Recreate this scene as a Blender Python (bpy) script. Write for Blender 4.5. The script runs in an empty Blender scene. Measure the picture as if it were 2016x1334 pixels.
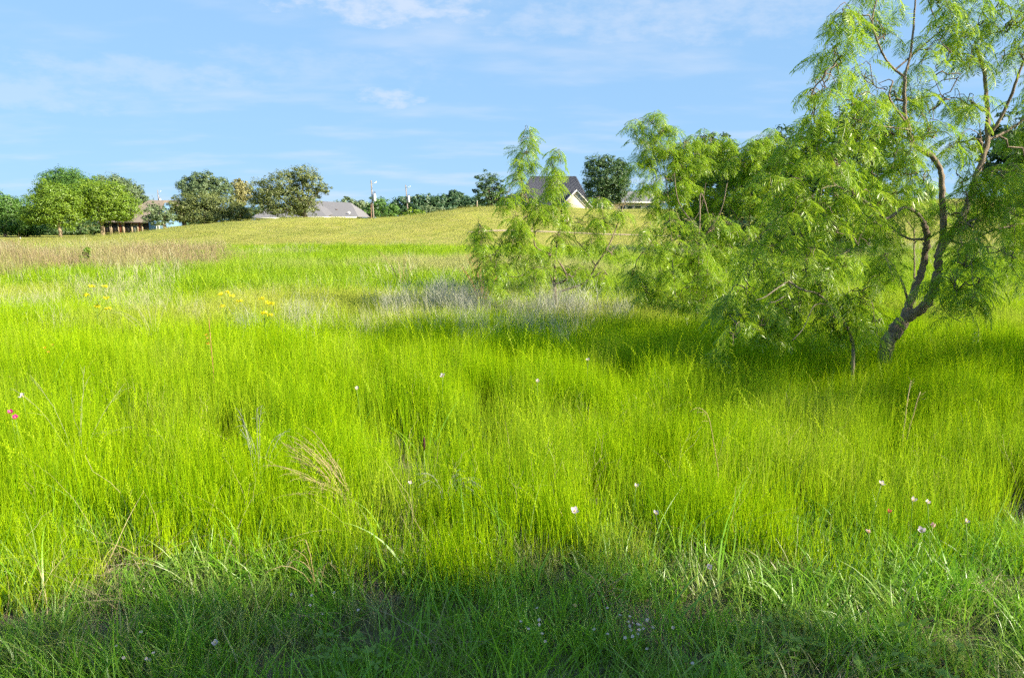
import bpy, math, random
import numpy as np
from mathutils import Vector

# ------------------------------------------------------------------ camera, sky, sun, exposure
scene = bpy.context.scene
COL = scene.collection
F_PX, CU, CV = 1456.0, 1008.0, 667.0          # focal length and centre in photograph pixels
EYE = 1.6
PITCH = math.atan((667.0 - 438.0) / F_PX)      # horizon sits at row 438

cam_data = bpy.data.cameras.new('camera')
cam_data.sensor_width = 36.0
cam_data.sensor_fit = 'HORIZONTAL'
cam_data.lens = 26.0
cam_data.clip_start = 0.05
cam_data.clip_end = 6000.0
cam = bpy.data.objects.new('camera', cam_data)
cam.location = (0, 0, EYE)
cam.rotation_euler = (math.pi / 2 - PITCH, 0, 0)
COL.objects.link(cam)
scene.camera = cam

SUN_EL = math.radians(29.0)
SUN_FROM = Vector((0.91, -0.41, 0)).normalized()    # horizontal direction the light comes from
sun_vec = Vector((SUN_FROM.x * math.cos(SUN_EL), SUN_FROM.y * math.cos(SUN_EL), math.sin(SUN_EL)))
sun_data = bpy.data.lights.new('sun', 'SUN')
sun_data.energy = 5.0
sun_data.angle = math.radians(0.9)
sun_data.color = (1.0, 0.90, 0.72)
sun = bpy.data.objects.new('sun', sun_data)
sun.rotation_euler = sun_vec.to_track_quat('Z', 'Y').to_euler()
sun.location = (0, 0, 30)
COL.objects.link(sun)

scene.view_settings.view_transform = 'Standard'
scene.view_settings.look = 'None'
scene.view_settings.gamma = 1.0
scene.view_settings.use_curve_mapping = False
scene.view_settings.exposure = 1.45
scene.cycles.max_bounces = 8
scene.cycles.diffuse_bounces = 4
scene.cycles.glossy_bounces = 1
scene.cycles.transmission_bounces = 6
scene.cycles.transparent_max_bounces = 4
scene.cycles.use_adaptive_sampling = True
scene.cycles.adaptive_threshold = 0.03
scene.cycles.use_light_tree = False
scene.cycles.use_denoising = False
scene.cycles.sample_clamp_indirect = 6.0


def pix(u, v, depth):
    """point on the sight line of a photograph pixel, at a forward distance of depth metres"""
    x = (u - CU) / F_PX
    y = -(v - CV) / F_PX
    dy = math.cos(PITCH) + y * math.sin(PITCH)
    dz = -math.sin(PITCH) + y * math.cos(PITCH)
    k = depth / dy
    return Vector((x * k, depth, EYE + dz * k))


def pix_plane(u, v, z):
    """point where the sight line of a pixel meets the height z"""
    p = pix(u, v, 1.0)
    k = (z - EYE) / (p.z - EYE)
    return Vector((p.x * k, k, z))


def build_world():
    w = bpy.data.worlds.new('World')
    scene.world = w
    w.use_nodes = True
    w.cycles.sampling_method = 'MANUAL'; w.cycles.sample_map_resolution = 512
    nt = w.node_tree
    nt.nodes.clear()
    N = lambda t: nt.nodes.new(t)
    L = nt.links.new
    out = N('ShaderNodeOutputWorld')
    bg = N('ShaderNodeBackground')
    bg.inputs['Strength'].default_value = 0.115
    sky = N('ShaderNodeTexSky')
    sky.sky_type = 'NISHITA'
    sky.sun_disc = False
    sky.sun_elevation = SUN_EL
    sky.sun_rotation = math.atan2(SUN_FROM.x, SUN_FROM.y)
    sky.altitude = 300
    sky.air_density = 1.0
    sky.dust_density = 0.0
    sky.ozone_density = 6.0
    tc = N('ShaderNodeTexCoord')
    # flat cloud layer: direction projected on a plane overhead
    sep = N('ShaderNodeSeparateXYZ'); L(tc.outputs['Generated'], sep.inputs[0])
    zz = N('ShaderNodeMath'); zz.operation = 'MAXIMUM'; L(sep.outputs['Z'], zz.inputs[0]); zz.inputs[1].default_value = 0.0
    za = N('ShaderNodeMath'); za.operation = 'ADD'; L(zz.outputs[0], za.inputs[0]); za.inputs[1].default_value = 0.14
    dv = N('ShaderNodeVectorMath'); dv.operation = 'DIVIDE'
    cmb = N('ShaderNodeCombineXYZ')
    L(za.outputs[0], cmb.inputs[0]); L(za.outputs[0], cmb.inputs[1]); cmb.inputs[2].default_value = 1.0
    L(tc.outputs['Generated'], dv.inputs[0]); L(cmb.outputs[0], dv.inputs[1])
    mp = N('ShaderNodeMapping'); mp.inputs['Scale'].default_value = (1.5, 2.6, 0.25)
    mp.inputs['Rotation'].default_value = (0, 0, math.radians(-9)); mp.inputs['Location'].default_value = (2.35, 1.2, 0.0)
    L(dv.outputs[0], mp.inputs['Vector'])
    n1 = N('ShaderNodeTexNoise'); n1.inputs['Scale'].default_value = 0.9; n1.inputs['Detail'].default_value = 5
    n1.inputs['Roughness'].default_value = 0.52; n1.inputs['Distortion'].default_value = 0.0
    L(mp.outputs[0], n1.inputs['Vector'])
    r1 = N('ShaderNodeMapRange'); r1.interpolation_type = 'SMOOTHSTEP'
    r1.inputs['From Min'].default_value = 0.45; r1.inputs['From Max'].default_value = 0.78
    r1.inputs['To Max'].default_value = 0.42
    L(n1.outputs['Fac'], r1.inputs['Value'])

    m2 = N('ShaderNodeMapping'); m2.inputs['Scale'].default_value = (26, 26, 60)
    L(tc.outputs['Generated'], m2.inputs['Vector'])
    shared = N('ShaderNodeTexNoise'); shared.inputs['Scale'].default_value = 1.0; shared.inputs['Detail'].default_value = 5; shared.inputs['Roughness'].default_value = 0.62
    shared.inputs['Distortion'].default_value = 0.0
    L(m2.outputs[0], shared.inputs['Vector'])

    def puff(u, v, su, sv, lo, hi, amount, nscale):
        """one cloud: a soft patch of sky round a direction, broken up by noise"""
        d = (pix(u, v, 1.0) - Vector((0, 0, EYE))).normalized()
        right = Vector((d.y, -d.x, 0)).normalized()
        upv = right.cross(d) if right.cross(d).z > 0 else d.cross(right)
        def dot(vec, s):
            m = N('ShaderNodeVectorMath'); m.operation = 'DOT_PRODUCT'
            L(tc.outputs['Generated'], m.inputs[0]); m.inputs[1].default_value = vec
            o = N('ShaderNodeMath'); o.operation = 'SUBTRACT'; L(m.outputs['Value'], o.inputs[0]); o.inputs[1].default_value = d.dot(vec)
            q = N('ShaderNodeMath'); q.operation = 'DIVIDE'; L(o.outputs[0], q.inputs[0]); q.inputs[1].default_value = s
            p = N('ShaderNodeMath'); p.operation = 'MULTIPLY'; L(q.outputs[0], p.inputs[0]); L(q.outputs[0], p.inputs[1])
            return p
        a, b = dot(right, su / F_PX), dot(upv, sv / F_PX)
        s = N('ShaderNodeMath'); s.operation = 'ADD'; L(a.outputs[0], s.inputs[0]); L(b.outputs[0], s.inputs[1])
        front = N('ShaderNodeVectorMath'); front.operation = 'DOT_PRODUCT'
        L(tc.outputs['Generated'], front.inputs[0]); front.inputs[1].default_value = d
        inv = N('ShaderNodeMath'); inv.operation = 'SUBTRACT'; inv.inputs[0].default_value = 1.0; L(s.outputs[0], inv.inputs[1])
        nz = shared
        nn = N('ShaderNodeMath'); nn.operation = 'MULTIPLY_ADD'; L(nz.outputs['Fac'], nn.inputs[0]); nn.inputs[1].default_value = 3.6; nn.inputs[2].default_value = -1.8
        t = N('ShaderNodeMath'); t.operation = 'ADD'; L(inv.outputs[0], t.inputs[0]); L(nn.outputs[0], t.inputs[1])
        r = N('ShaderNodeMapRange'); r.interpolation_type = 'SMOOTHSTEP'
        r.inputs['From Min'].default_value = lo; r.inputs['From Max'].default_value = hi; r.inputs['To Max'].default_value = amount
        L(t.outputs[0], r.inputs['Value'])
        f = N('ShaderNodeMath'); f.operation = 'GREATER_THAN'; L(front.outputs['Value'], f.inputs[0]); f.inputs[1].default_value = 0.0
        g = N('ShaderNodeMath'); g.operation = 'MULTIPLY'; L(r.outputs[0], g.inputs[0]); L(f.outputs[0], g.inputs[1])
        return g

    masks = [puff(768, 192, 80, 24, 0.1, 1.3, 0.46, 26), puff(640, 130, 330, 40, 0.0, 1.7, 0.20, 10),
             puff(770, 14, 220, 42, 0.0, 1.5, 0.58, 20), puff(300, 150, 260, 40, -0.1, 1.4, 0.26, 9),
             puff(1330, 30, 420, 60, -0.2, 1.6, 0.34, 8), puff(40, 185, 220, 30, -0.2, 1.2, 0.25, 9)]
    acc = r1
    for m in masks:
        mx = N('ShaderNodeMath'); mx.operation = 'MAXIMUM'
        L(acc.outputs[0], mx.inputs[0]); L(m.outputs[0], mx.inputs[1])
        acc = mx
    gm = N('ShaderNodeGamma'); gm.inputs['Gamma'].default_value = 0.2          # the phone's flat tone curve, over the whole sky
    L(sky.outputs[0], gm.inputs['Color'])
    hs = N('ShaderNodeMixRGB'); hs.blend_type = 'MULTIPLY'; hs.inputs[0].default_value = 1.0
    k = 0.115 ** 0.2 / 0.115 / 2.0 ** scene.view_settings.exposure
    hs.inputs[2].default_value = (0.505 * k, 0.785 * k, 1.10 * k, 1)
    L(gm.outputs[0], hs.inputs[1])
    mix = N('ShaderNodeMixRGB'); mix.inputs[2].default_value = (2.75, 2.9, 3.25, 1)
    L(acc.outputs[0], mix.inputs[0]); L(hs.outputs[0], mix.inputs[1])
    L(mix.outputs[0], bg.inputs['Color'])
    L(bg.outputs[0], out.inputs[0])


build_world()

# ------------------------------------------------------------------ helpers
rng = np.random.default_rng(11)


def sstep(a, b, x):
    t = np.clip((np.asarray(x, float) - a) / (b - a), 0, 1)
    return t * t * (3 - 2 * t)


def vnoise(x, y, seed=0):
    """smooth value noise, 0..1"""
    x = np.asarray(x, float); y = np.asarray(y, float)
    xi = np.floor(x).astype(np.int64); yi = np.floor(y).astype(np.int64)
    fx = x - xi; fy = y - yi
    fx = fx * fx * (3 - 2 * fx); fy = fy * fy * (3 - 2 * fy)
    def h(i, j):
        n = (i * 374761393 + j * 668265263 + seed * 974634777) & 0x7fffffff
        n = ((n ^ (n >> 13)) * 1274126177) & 0x7fffffff
        return ((n ^ (n >> 16)) & 0xffff) / 65535.0
    a, b, c, d = h(xi, yi), h(xi + 1, yi), h(xi, yi + 1), h(xi + 1, yi + 1)
    return (a * (1 - fx) + b * fx) * (1 - fy) + (c * (1 - fx) + d * fx) * fy


def fbm(x, y, seed=0, o=4):
    s = 0; a = 0.5; t = 0
    for k in range(o):
        s = s + a * vnoise(np.asarray(x) * 2 ** k, np.asarray(y) * 2 ** k, seed + k); t += a; a *= 0.5
    return s / t


CREST = [(-1600, 474), (150, 474), (220, 470), (300, 462), (340, 456), (400, 446), (440, 441), (480, 437), (560, 429), (620, 427),
         (680, 428), (740, 431), (800, 427), (850, 420), (900, 412), (960, 408), (1010, 407), (1100, 409), (1200, 412), (1300, 412),
         (1500, 404), (1700, 396), (1900, 390), (2100, 388), (3600, 388)]
CY = 75.0
CX = np.array([pix(u, v, CY).x for u, v in CREST]); CZ = np.array([pix(u, v, CY).z for u, v in CREST])


def gz(x, y):
    """height of the ground"""
    x = np.asarray(x, float); y = np.asarray(y, float)
    base = -0.9 * sstep(50, 140, y)
    zc = sum(np.interp(x + d, CX, CZ) * w for d, w in ((-2, .25), (0, .5), (2, .25)))
    amp = np.maximum(zc + 0.2, 0)
    plateau = 0.93 * sstep(0, 9, x)
    front = sstep(47, 75, y)
    back = 1 - (1 - plateau) * sstep(75, 108, y)
    swale = -0.25 * np.exp(-((y - 47) / 5.0) ** 2)
    small = (fbm(x * 0.35 + 7, y * 0.35 + 3, 5, 3) - 0.5) * 0.12 * sstep(0.5, 4, np.abs(y)) + (fbm(x * .09, y * .09, 9, 2) - .5) * 0.3 * sstep(9, 25, y) * (1 - sstep(40, 60, y))
    small = small + (fbm(x * .12 + 3, y * .12, 14, 3) - .5) * 0.5 * sstep(52, 62, y)
    return base + amp * front * back + small + swale


def gz1(x, y):
    return float(gz(x, y))


def rays(u, v, y):
    return pix(u, v, y)


def mesh_from(name, V, faces, mat=None, attrs=None, smooth=False):
    """faces: list of (M,k) index arrays"""
    V = np.asarray(V, np.float32)
    me = bpy.data.meshes.new(name)
    me.vertices.add(len(V)); me.vertices.foreach_set('co', V.ravel())
    faces = [np.asarray(f, np.int32) for f in faces if len(f)]
    if faces:
        tot = np.concatenate([np.full(len(f), f.shape[1], np.int32) for f in faces])
        loops = np.concatenate([f.ravel() for f in faces])
        me.loops.add(len(loops)); me.loops.foreach_set('vertex_index', loops)
        me.polygons.add(len(tot))
        st = np.zeros(len(tot), np.int32); st[1:] = np.cumsum(tot)[:-1]
        me.polygons.foreach_set('loop_start', st); me.polygons.foreach_set('loop_total', tot)
        if smooth:
            me.polygons.foreach_set('use_smooth', np.ones(len(tot), bool))
    for k, a in (attrs or {}).items():
        a = np.asarray(a)
        if a.ndim == 2:
            at = me.attributes.new(k, 'FLOAT_VECTOR', 'POINT'); at.data.foreach_set('vector', a.astype(np.float32).ravel())
        elif a.dtype.kind == 'i':
            at = me.attributes.new(k, 'INT', 'POINT'); at.data.foreach_set('value', a.astype(np.int32))
        else:
            at = me.attributes.new(k, 'FLOAT', 'POINT'); at.data.foreach_set('value', a.astype(np.float32))
    me.update(calc_edges=True)
    if mat:
        me.materials.append(mat)
    return me


def obj(name, me, parent=None, loc=None):
    o = bpy.data.objects.new(name, me)
    COL.objects.link(o)
    if parent is not None:
        o.parent = parent
    if loc is not None:
        o.location = loc
    return o


def tag(o, label, cat=None, group=None, kind=None):
    if label: o['label'] = label
    if cat: o['category'] = cat
    if group: o['group'] = group
    if kind: o['kind'] = kind
    return o


def thing(name, loc, label, cat, group=None, rz=0.0):
    o = obj(name, None, None, loc)
    o.rotation_euler = (0, 0, rz)
    o.empty_display_size = 0.2
    return tag(o, label, cat, group)


class MB:
    """collects boxes, tubes and loose faces into one mesh; coordinates local to the owner"""
    def __init__(s):
        s.V = []; s.F = {3: [], 4: []}; s.n = 0; s.A = []

    def add(s, V, F, a=0.0):
        V = np.asarray(V, float).reshape(-1, 3)
        for f in F:
            f = np.asarray(f, int)
            if len(f):
                s.F.setdefault(f.shape[1], []).append(f + s.n)
        s.V.append(V); s.n += len(V)
        s.A.append(np.broadcast_to(np.asarray(a, float), (len(V),)).copy())
        return s

    def box(s, x0, x1, y0, y1, z0, z1):
        V = [(x, y, z) for x in (x0, x1) for y in (y0, y1) for z in (z0, z1)]
        return s.add(V, [[(0, 1, 3, 2), (4, 6, 7, 5), (0, 4, 5, 1), (2, 3, 7, 6), (0, 2, 6, 4), (1, 5, 7, 3)]])

    def poly(s, pts):
        return s.add(pts, [[tuple(range(len(pts)))]])

    def slab(s, pts, off):
        """a flat polygon given thickness along off"""
        p = [Vector(q) for q in pts]; q = [a + Vector(off) for a in p]; n = len(p)
        s.add([tuple(a) for a in p + q], [[tuple(range(n))[::-1]], [tuple(range(n, 2 * n))], [(i, (i + 1) % n, n + (i + 1) % n, n + i) for i in range(n)]])
        return s

    def tube(s, P, R, sides=6, a=0.0, cap=True):
        P = np.asarray(P, float); n = len(P); R = np.broadcast_to(np.asarray(R, float), (n,))
        T = np.gradient(P, axis=0); T /= np.linalg.norm(T, axis=1)[:, None] + 1e-12
        ref = np.array([0, 0, 1.0]) if abs(T[0, 2]) < 0.9 else np.array([1.0, 0, 0])
        U = np.cross(T, ref); U /= np.linalg.norm(U, axis=1)[:, None] + 1e-12
        W = np.cross(T, U)
        an = np.arange(sides) * 2 * np.pi / sides
        V = P[:, None, :] + R[:, None, None] * (np.cos(an)[None, :, None] * U[:, None, :] + np.sin(an)[None, :, None] * W[:, None, :])
        i = np.arange(n - 1)[:, None] * sides; j = np.arange(sides)[None, :]; k = (j + 1) % sides
        F = np.stack([i + j, i + k, i + sides + k, i + sides + j], -1).reshape(-1, 4)
        fs = [F]
        if cap:
            fs += [[tuple(range(sides))[::-1]], [tuple(range((n - 1) * sides, n * sides))]]
        return s.add(V.reshape(-1, 3), fs, a)

    def mesh(s, name, mat, smooth=False):
        V = np.concatenate(s.V) if s.V else np.zeros((0, 3))
        return mesh_from(name, V, [np.concatenate(f) for k, f in s.F.items() if f], mat, {'r': np.concatenate(s.A)}, smooth)

    def build(s, name, mat, parent=None, smooth=False):
        return obj(name, s.mesh(name, mat, smooth), parent)

    def split(s, name, mat, parent=None):
        """each collected box as an object of its own"""
        for V, A in zip(s.V, s.A):
            obj(name, mesh_from(name, V, [[(0, 1, 3, 2), (4, 6, 7, 5), (0, 4, 5, 1), (2, 3, 7, 6), (0, 2, 6, 4), (1, 5, 7, 3)]], mat, {'r': A}), parent)


# ------------------------------------------------------------------ materials
MATS = {}


def new_mat(name):
    m = bpy.data.materials.new(name); m.use_nodes = True
    nt = m.node_tree; nt.nodes.clear()
    MATS[name] = m
    return m, nt, nt.nodes.new, nt.links.new


def rgba(c):
    return (c[0], c[1], c[2], 1.0)


def plain(name, c1, c2=None, scale=6.0, rough=0.8, bump=0.0, stretch=(1, 1, 1), spec=0.3, metal=0.0):
    """noise-mottled surface"""
    m, nt, N, L = new_mat(name)
    out = N('ShaderNodeOutputMaterial'); b = N('ShaderNodeBsdfPrincipled')
    b.inputs['Roughness'].default_value = rough; b.inputs['Specular IOR Level'].default_value = spec; b.inputs['Metallic'].default_value = metal
    tc = N('ShaderNodeTexCoord'); mp = N('ShaderNodeMapping'); mp.inputs['Scale'].default_value = stretch
    L(tc.outputs['Object'], mp.inputs[0])
    n = N('ShaderNodeTexNoise'); n.inputs['Scale'].default_value = scale; n.inputs['Detail'].default_value = 6; n.inputs['Roughness'].default_value = 0.6
    L(mp.outputs[0], n.inputs['Vector'])
    r = N('ShaderNodeMapRange'); r.inputs['From Min'].default_value = 0.3; r.inputs['From Max'].default_value = 0.7; L(n.outputs['Fac'], r.inputs['Value'])
    mx = N('ShaderNodeMixRGB'); mx.inputs[1].default_value = rgba(c1); mx.inputs[2].default_value = rgba(c2 or tuple(0.8 * k for k in c1))
    L(r.outputs[0], mx.inputs[0]); L(mx.outputs[0], b.inputs['Base Color'])
    if bump:
        bp = N('ShaderNodeBump'); bp.inputs['Strength'].default_value = bump; bp.inputs['Distance'].default_value = 0.02
        L(n.outputs['Fac'], bp.inputs['Height']); L(bp.outputs[0], b.inputs['Normal'])
    L(b.outputs[0], out.inputs[0])
    return m


def leafy(name, c1, c2, c3=None, trans=0.45, rough=0.5, use_tint=False, root=None, gloss=0.04):
    """thin leaf or blade: reflects and lets light through; c1..c2 by blade ('r') and by copy; c3 by patch ('tint'); root colour by 'h'"""
    m, nt, N, L = new_mat(name)
    out = N('ShaderNodeOutputMaterial')
    at = N('ShaderNodeAttribute'); at.attribute_name = 'r'
    oi = N('ShaderNodeObjectInfo')
    ad = N('ShaderNodeMath'); ad.operation = 'MULTIPLY'; L(oi.outputs['Random'], ad.inputs[0]); ad.inputs[1].default_value = 0.25
    hf = N('ShaderNodeMath'); hf.operation = 'MULTIPLY_ADD'; L(at.outputs['Fac'], hf.inputs[0]); hf.inputs[1].default_value = 0.75; L(ad.outputs[0], hf.inputs[2])
    mx = N('ShaderNodeMixRGB'); mx.inputs[1].default_value = rgba(c1); mx.inputs[2].default_value = rgba(c2); L(hf.outputs[0], mx.inputs[0])
    col = mx
    if use_tint:
        ti = N('ShaderNodeAttribute'); ti.attribute_type = 'INSTANCER'; ti.attribute_name = 'tint'
        m3 = N('ShaderNodeMixRGB'); m3.inputs[2].default_value = rgba(c3)
        L(ti.outputs['Fac'], m3.inputs[0]); L(col.outputs[0], m3.inputs[1]); col = m3
    if root:
        hh = N('ShaderNodeAttribute'); hh.attribute_name = 'h'
        rr = N('ShaderNodeMapRange'); rr.inputs['From Min'].default_value = 0.0; rr.inputs['From Max'].default_value = 0.45
        rr.inputs['To Min'].default_value = 0.75; rr.inputs['To Max'].default_value = 0.0
        L(hh.outputs['Fac'], rr.inputs['Value'])
        m4 = N('ShaderNodeMixRGB'); m4.inputs[2].default_value = rgba(root); L(rr.outputs[0], m4.inputs[0]); L(col.outputs[0], m4.inputs[1]); col = m4
    d = N('ShaderNodeBsdfDiffuse'); t = N('ShaderNodeBsdfTranslucent'); g = N('ShaderNodeBsdfGlossy')
    g.inputs['Roughness'].default_value = rough
    L(col.outputs[0], d.inputs['Color']); L(col.outputs[0], t.inputs['Color'])
    s = N('ShaderNodeMixShader'); s.inputs[0].default_value = trans; L(d.outputs[0], s.inputs[1]); L(t.outputs[0], s.inputs[2])
    s2 = N('ShaderNodeMixShader'); s2.inputs[0].default_value = gloss; L(s.outputs[0], s2.inputs[1]); L(g.outputs[0], s2.inputs[2])
    L(s2.outputs[0], out.inputs[0])
    return m


def scatter(name, P, rot, scl, idx, tint, variants, parent=None):
    """copies of the variant meshes set out on points (one object)"""
    P = np.asarray(P)
    me = mesh_from(name, P, [], None, {'rot': np.asarray(rot), 'scl': np.asarray(scl), 'idx': np.asarray(idx).astype(np.int32), 'tint': np.asarray(tint)})
    o = obj(name, me, parent)
    ng = bpy.data.node_groups.new(name + '_nodes', 'GeometryNodeTree')
    ng.interface.new_socket('Geometry', in_out='INPUT', socket_type='NodeSocketGeometry')
    ng.interface.new_socket('Geometry', in_out='OUTPUT', socket_type='NodeSocketGeometry')
    N = ng.nodes.new; L = ng.links.new
    gi = N('NodeGroupInput'); go = N('NodeGroupOutput')
    jn = N('GeometryNodeJoinGeometry')
    for v in reversed(variants):
        oi = N('GeometryNodeObjectInfo'); oi.inputs['Object'].default_value = v; oi.transform_space = 'ORIGINAL'
        gt = N('GeometryNodeGeometryToInstance'); L(oi.outputs['Geometry'], gt.inputs[0]); L(gt.outputs[0], jn.inputs[0])
    ip = N('GeometryNodeInstanceOnPoints'); ip.inputs['Pick Instance'].default_value = True
    def na(n, t):
        a = N('GeometryNodeInputNamedAttribute'); a.data_type = t; a.inputs['Name'].default_value = n
        return a.outputs['Attribute']
    e2r = N('FunctionNodeEulerToRotation'); L(na('rot', 'FLOAT_VECTOR'), e2r.inputs[0])
    L(gi.outputs[0], ip.inputs['Points']); L(jn.outputs[0], ip.inputs['Instance'])
    L(na('idx', 'INT'), ip.inputs['Instance Index']); L(e2r.outputs[0], ip.inputs['Rotation']); L(na('scl', 'FLOAT_VECTOR'), ip.inputs['Scale'])
    L(ip.outputs[0], go.inputs[0])
    md = o.modifiers.new('spread', 'NODES'); md.node_group = ng
    return o


def variant(name, me):
    return bpy.data.objects.new(name, me)      # kept out of the scene: only the scattered copies show

# ------------------------------------------------------------------ ground
def ground_material():
    m, nt, N, L = new_mat('ground_cover')
    out = N('ShaderNodeOutputMaterial'); b = N('ShaderNodeBsdfPrincipled'); b.inputs['Roughness'].default_value = 0.95; b.inputs['Specular IOR Level'].default_value = 0.1
    tc = N('ShaderNodeTexCoord')
    def noise(s, d=6, ro=0.6, st=(1, 1, 1)):
        mp = N('ShaderNodeMapping'); mp.inputs['Scale'].default_value = st; L(tc.outputs['Object'], mp.inputs[0])
        n = N('ShaderNodeTexNoise'); n.inputs['Scale'].default_value = s; n.inputs['Detail'].default_value = d; n.inputs['Roughness'].default_value = ro
        L(mp.outputs[0], n.inputs['Vector']); return n
    def rng_(n, a, b_):
        r = N('ShaderNodeMapRange'); r.inputs['From Min'].default_value = a; r.inputs['From Max'].default_value = b_; L(n.outputs[0], r.inputs['Value']); return r
    def mixc(f, a, b_):
        x = N('ShaderNodeMixRGB'); L(f.outputs[0], x.inputs[0])
        for k, c in ((1, a), (2, b_)):
            if isinstance(c, tuple): x.inputs[k].default_value = rgba(c)
            else: L(c.outputs[0], x.inputs[k])
        return x
    soil = mixc(rng_(noise(9), 0.35, 0.65), (0.10, 0.085, 0.055), (0.20, 0.175, 0.12))
    soil = mixc(rng_(noise(2.2), 0.45, 0.62), soil, (0.10, 0.14, 0.035))
    mown = mixc(rng_(noise(0.13, 5), 0.35, 0.65), (0.28, 0.285, 0.045), (0.22, 0.25, 0.04))
    mown = mixc(rng_(noise(1.3, 8, 0.7), 0.42, 0.66), mown, (0.33, 0.30, 0.085))
    mown = mixc(rng_(noise(0.55, 6, 0.7, (1, 0.45, 1)), 0.56, 0.74), mown, (0.21, 0.25, 0.04))
    at = N('ShaderNodeAttribute'); at.attribute_name = 'mown'
    c = N('ShaderNodeMixRGB'); L(at.outputs['Fac'], c.inputs[0]); L(soil.outputs[0], c.inputs[1]); L(mown.outputs[0], c.inputs[2])
    L(c.outputs[0], b.inputs['Base Color'])
    bp = N('ShaderNodeBump'); bp.inputs['Strength'].default_value = 0.8; bp.inputs['Distance'].default_value = 0.15
    L(noise(4.0, 8, 0.75).outputs[0], bp.inputs['Height']); L(bp.outputs[0], b.inputs['Normal'])
    L(b.outputs[0], out.inputs[0])
    return m


def mown_edge(x):
    """forward distance at which the tall grass gives way to the mown slope"""
    x = np.asarray(x, float)
    return 47.5 + 1.6 * np.sin(x * 0.13 + 1) + 2.0 * (fbm(x * 0.25, x * 0 + 2, 31, 3) - 0.5) + 4.0 * sstep(8, 20, x)


def build_ground():
    s = np.linspace(-1, 1, 241); xs = np.sign(s) * (28 * np.abs(s) + 900 * np.abs(s) ** 5)
    t = np.linspace(0, 1, 150)
    ys = np.unique(np.concatenate([np.linspace(-40, 0, 21), np.linspace(0, 12, 61), np.linspace(12, 120, 181), 120 + 2200 * np.linspace(0, 1, 40) ** 2.4]))
    X, Y = np.meshgrid(xs, ys)
    Z = gz(X, Y)
    V = np.stack([X, Y, Z], -1).reshape(-1, 3)
    n, m = X.shape
    i = np.arange(n - 1)[:, None] * m; j = np.arange(m - 1)[None, :]
    F = np.stack([i + j, i + j + 1, i + m + j + 1, i + m + j], -1).reshape(-1, 4)
    e = mown_edge(X)
    mown = (sstep(-1.0, 0.8, Y - e)).reshape(-1)
    o = obj('ground', mesh_from('ground', V, [F], ground_material(), {'mown': mown}, True))
    tag(o, 'rolling meadow ground rising to a mown slope', None, None, 'structure')


build_ground()


def build_path():
    """the worn tan track that crosses the foot of the slope on the right"""
    us = np.linspace(920, 1500, 60)
    c = np.array([[pix(u, 458, 56).x, 56.2 + 1.0 * math.sin(u * .008)] for u in us])
    V = []
    for (x, y) in c:
        for d in (-0.3, 0.3):
            V.append((x, y + d, gz1(x, y + d) + 0.03))
    k = np.arange(len(c) - 1) * 2
    F = np.stack([k, k + 2, k + 3, k + 1], -1)
    m = plain('dirt', (0.42, 0.33, 0.20), (0.34, 0.27, 0.15), 3.0, 0.95, 0.3)
    o = obj('path', mesh_from('path', V, [F], m)); tag(o, 'narrow tan dirt path along the foot of the slope', None, None, 'structure')


build_path()

# ------------------------------------------------------------------ grass
def blades(n, rad, h, w, lean, curl, seg, g, taper=1.6):
    """n grass blades as tapering strips; returns vertices, faces, h and r attributes"""
    az = g.uniform(0, 2 * np.pi, n); rr = rad * np.sqrt(g.uniform(0, 1, n)); pa = g.uniform(0, 2 * np.pi, n)
    base = np.stack([rr * np.cos(pa), rr * np.sin(pa), np.zeros(n)], -1)
    H = g.uniform(h[0], h[1], n); Wd = g.uniform(w[0], w[1], n)
    le = g.uniform(0, lean, n); cu = g.uniform(curl * 0.1, curl, n) * np.where(g.uniform(0, 1, n) < 0.15, 1.7, 1)
    ph = g.uniform(0, np.pi, n)
    t = np.linspace(0, 1, seg + 1)
    hor = H[:, None] * (le[:, None] * t + cu[:, None] * t ** 2.2)
    ver = H[:, None] * (t * (1 - 0.15 * le[:, None] ** 2) - 0.42 * cu[:, None] ** 1.5 * t ** 3)
    wob = 0.012 * H[:, None] * np.sin(t * 7 + az[:, None])
    d = np.stack([np.cos(az), np.sin(az)], -1)
    c = np.zeros((n, seg + 1, 3))
    c[..., 0] = base[:, None, 0] + hor * d[:, None, 0] - wob * d[:, None, 1]
    c[..., 1] = base[:, None, 1] + hor * d[:, None, 1] + wob * d[:, None, 0]
    c[..., 2] = ver - 0.01
    side = np.stack([np.cos(ph), np.sin(ph), np.zeros(n)], -1)
    prof = np.maximum(0.06, (1 - t ** taper)) * (0.75 + 0.25 * np.minimum(1, t * 5))
    off = 0.5 * Wd[:, None, None] * prof[None, :, None] * side[:, None, :]
    V = np.stack([c - off, c + off], 2).reshape(-1, 3)
    k = seg + 1
    b0 = (np.arange(n) * k * 2)[:, None] + (np.arange(seg) * 2)[None, :]
    F = np.stack([b0, b0 + 1, b0 + 3, b0 + 2], -1).reshape(-1, 4)
    hh = np.broadcast_to(t[None, :, None], (n, k, 2)).reshape(-1)
    r = np.broadcast_to(g.uniform(0, 1, n)[:, None, None], (n, k, 2)).reshape(-1)
    return V, F, hh, r


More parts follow.
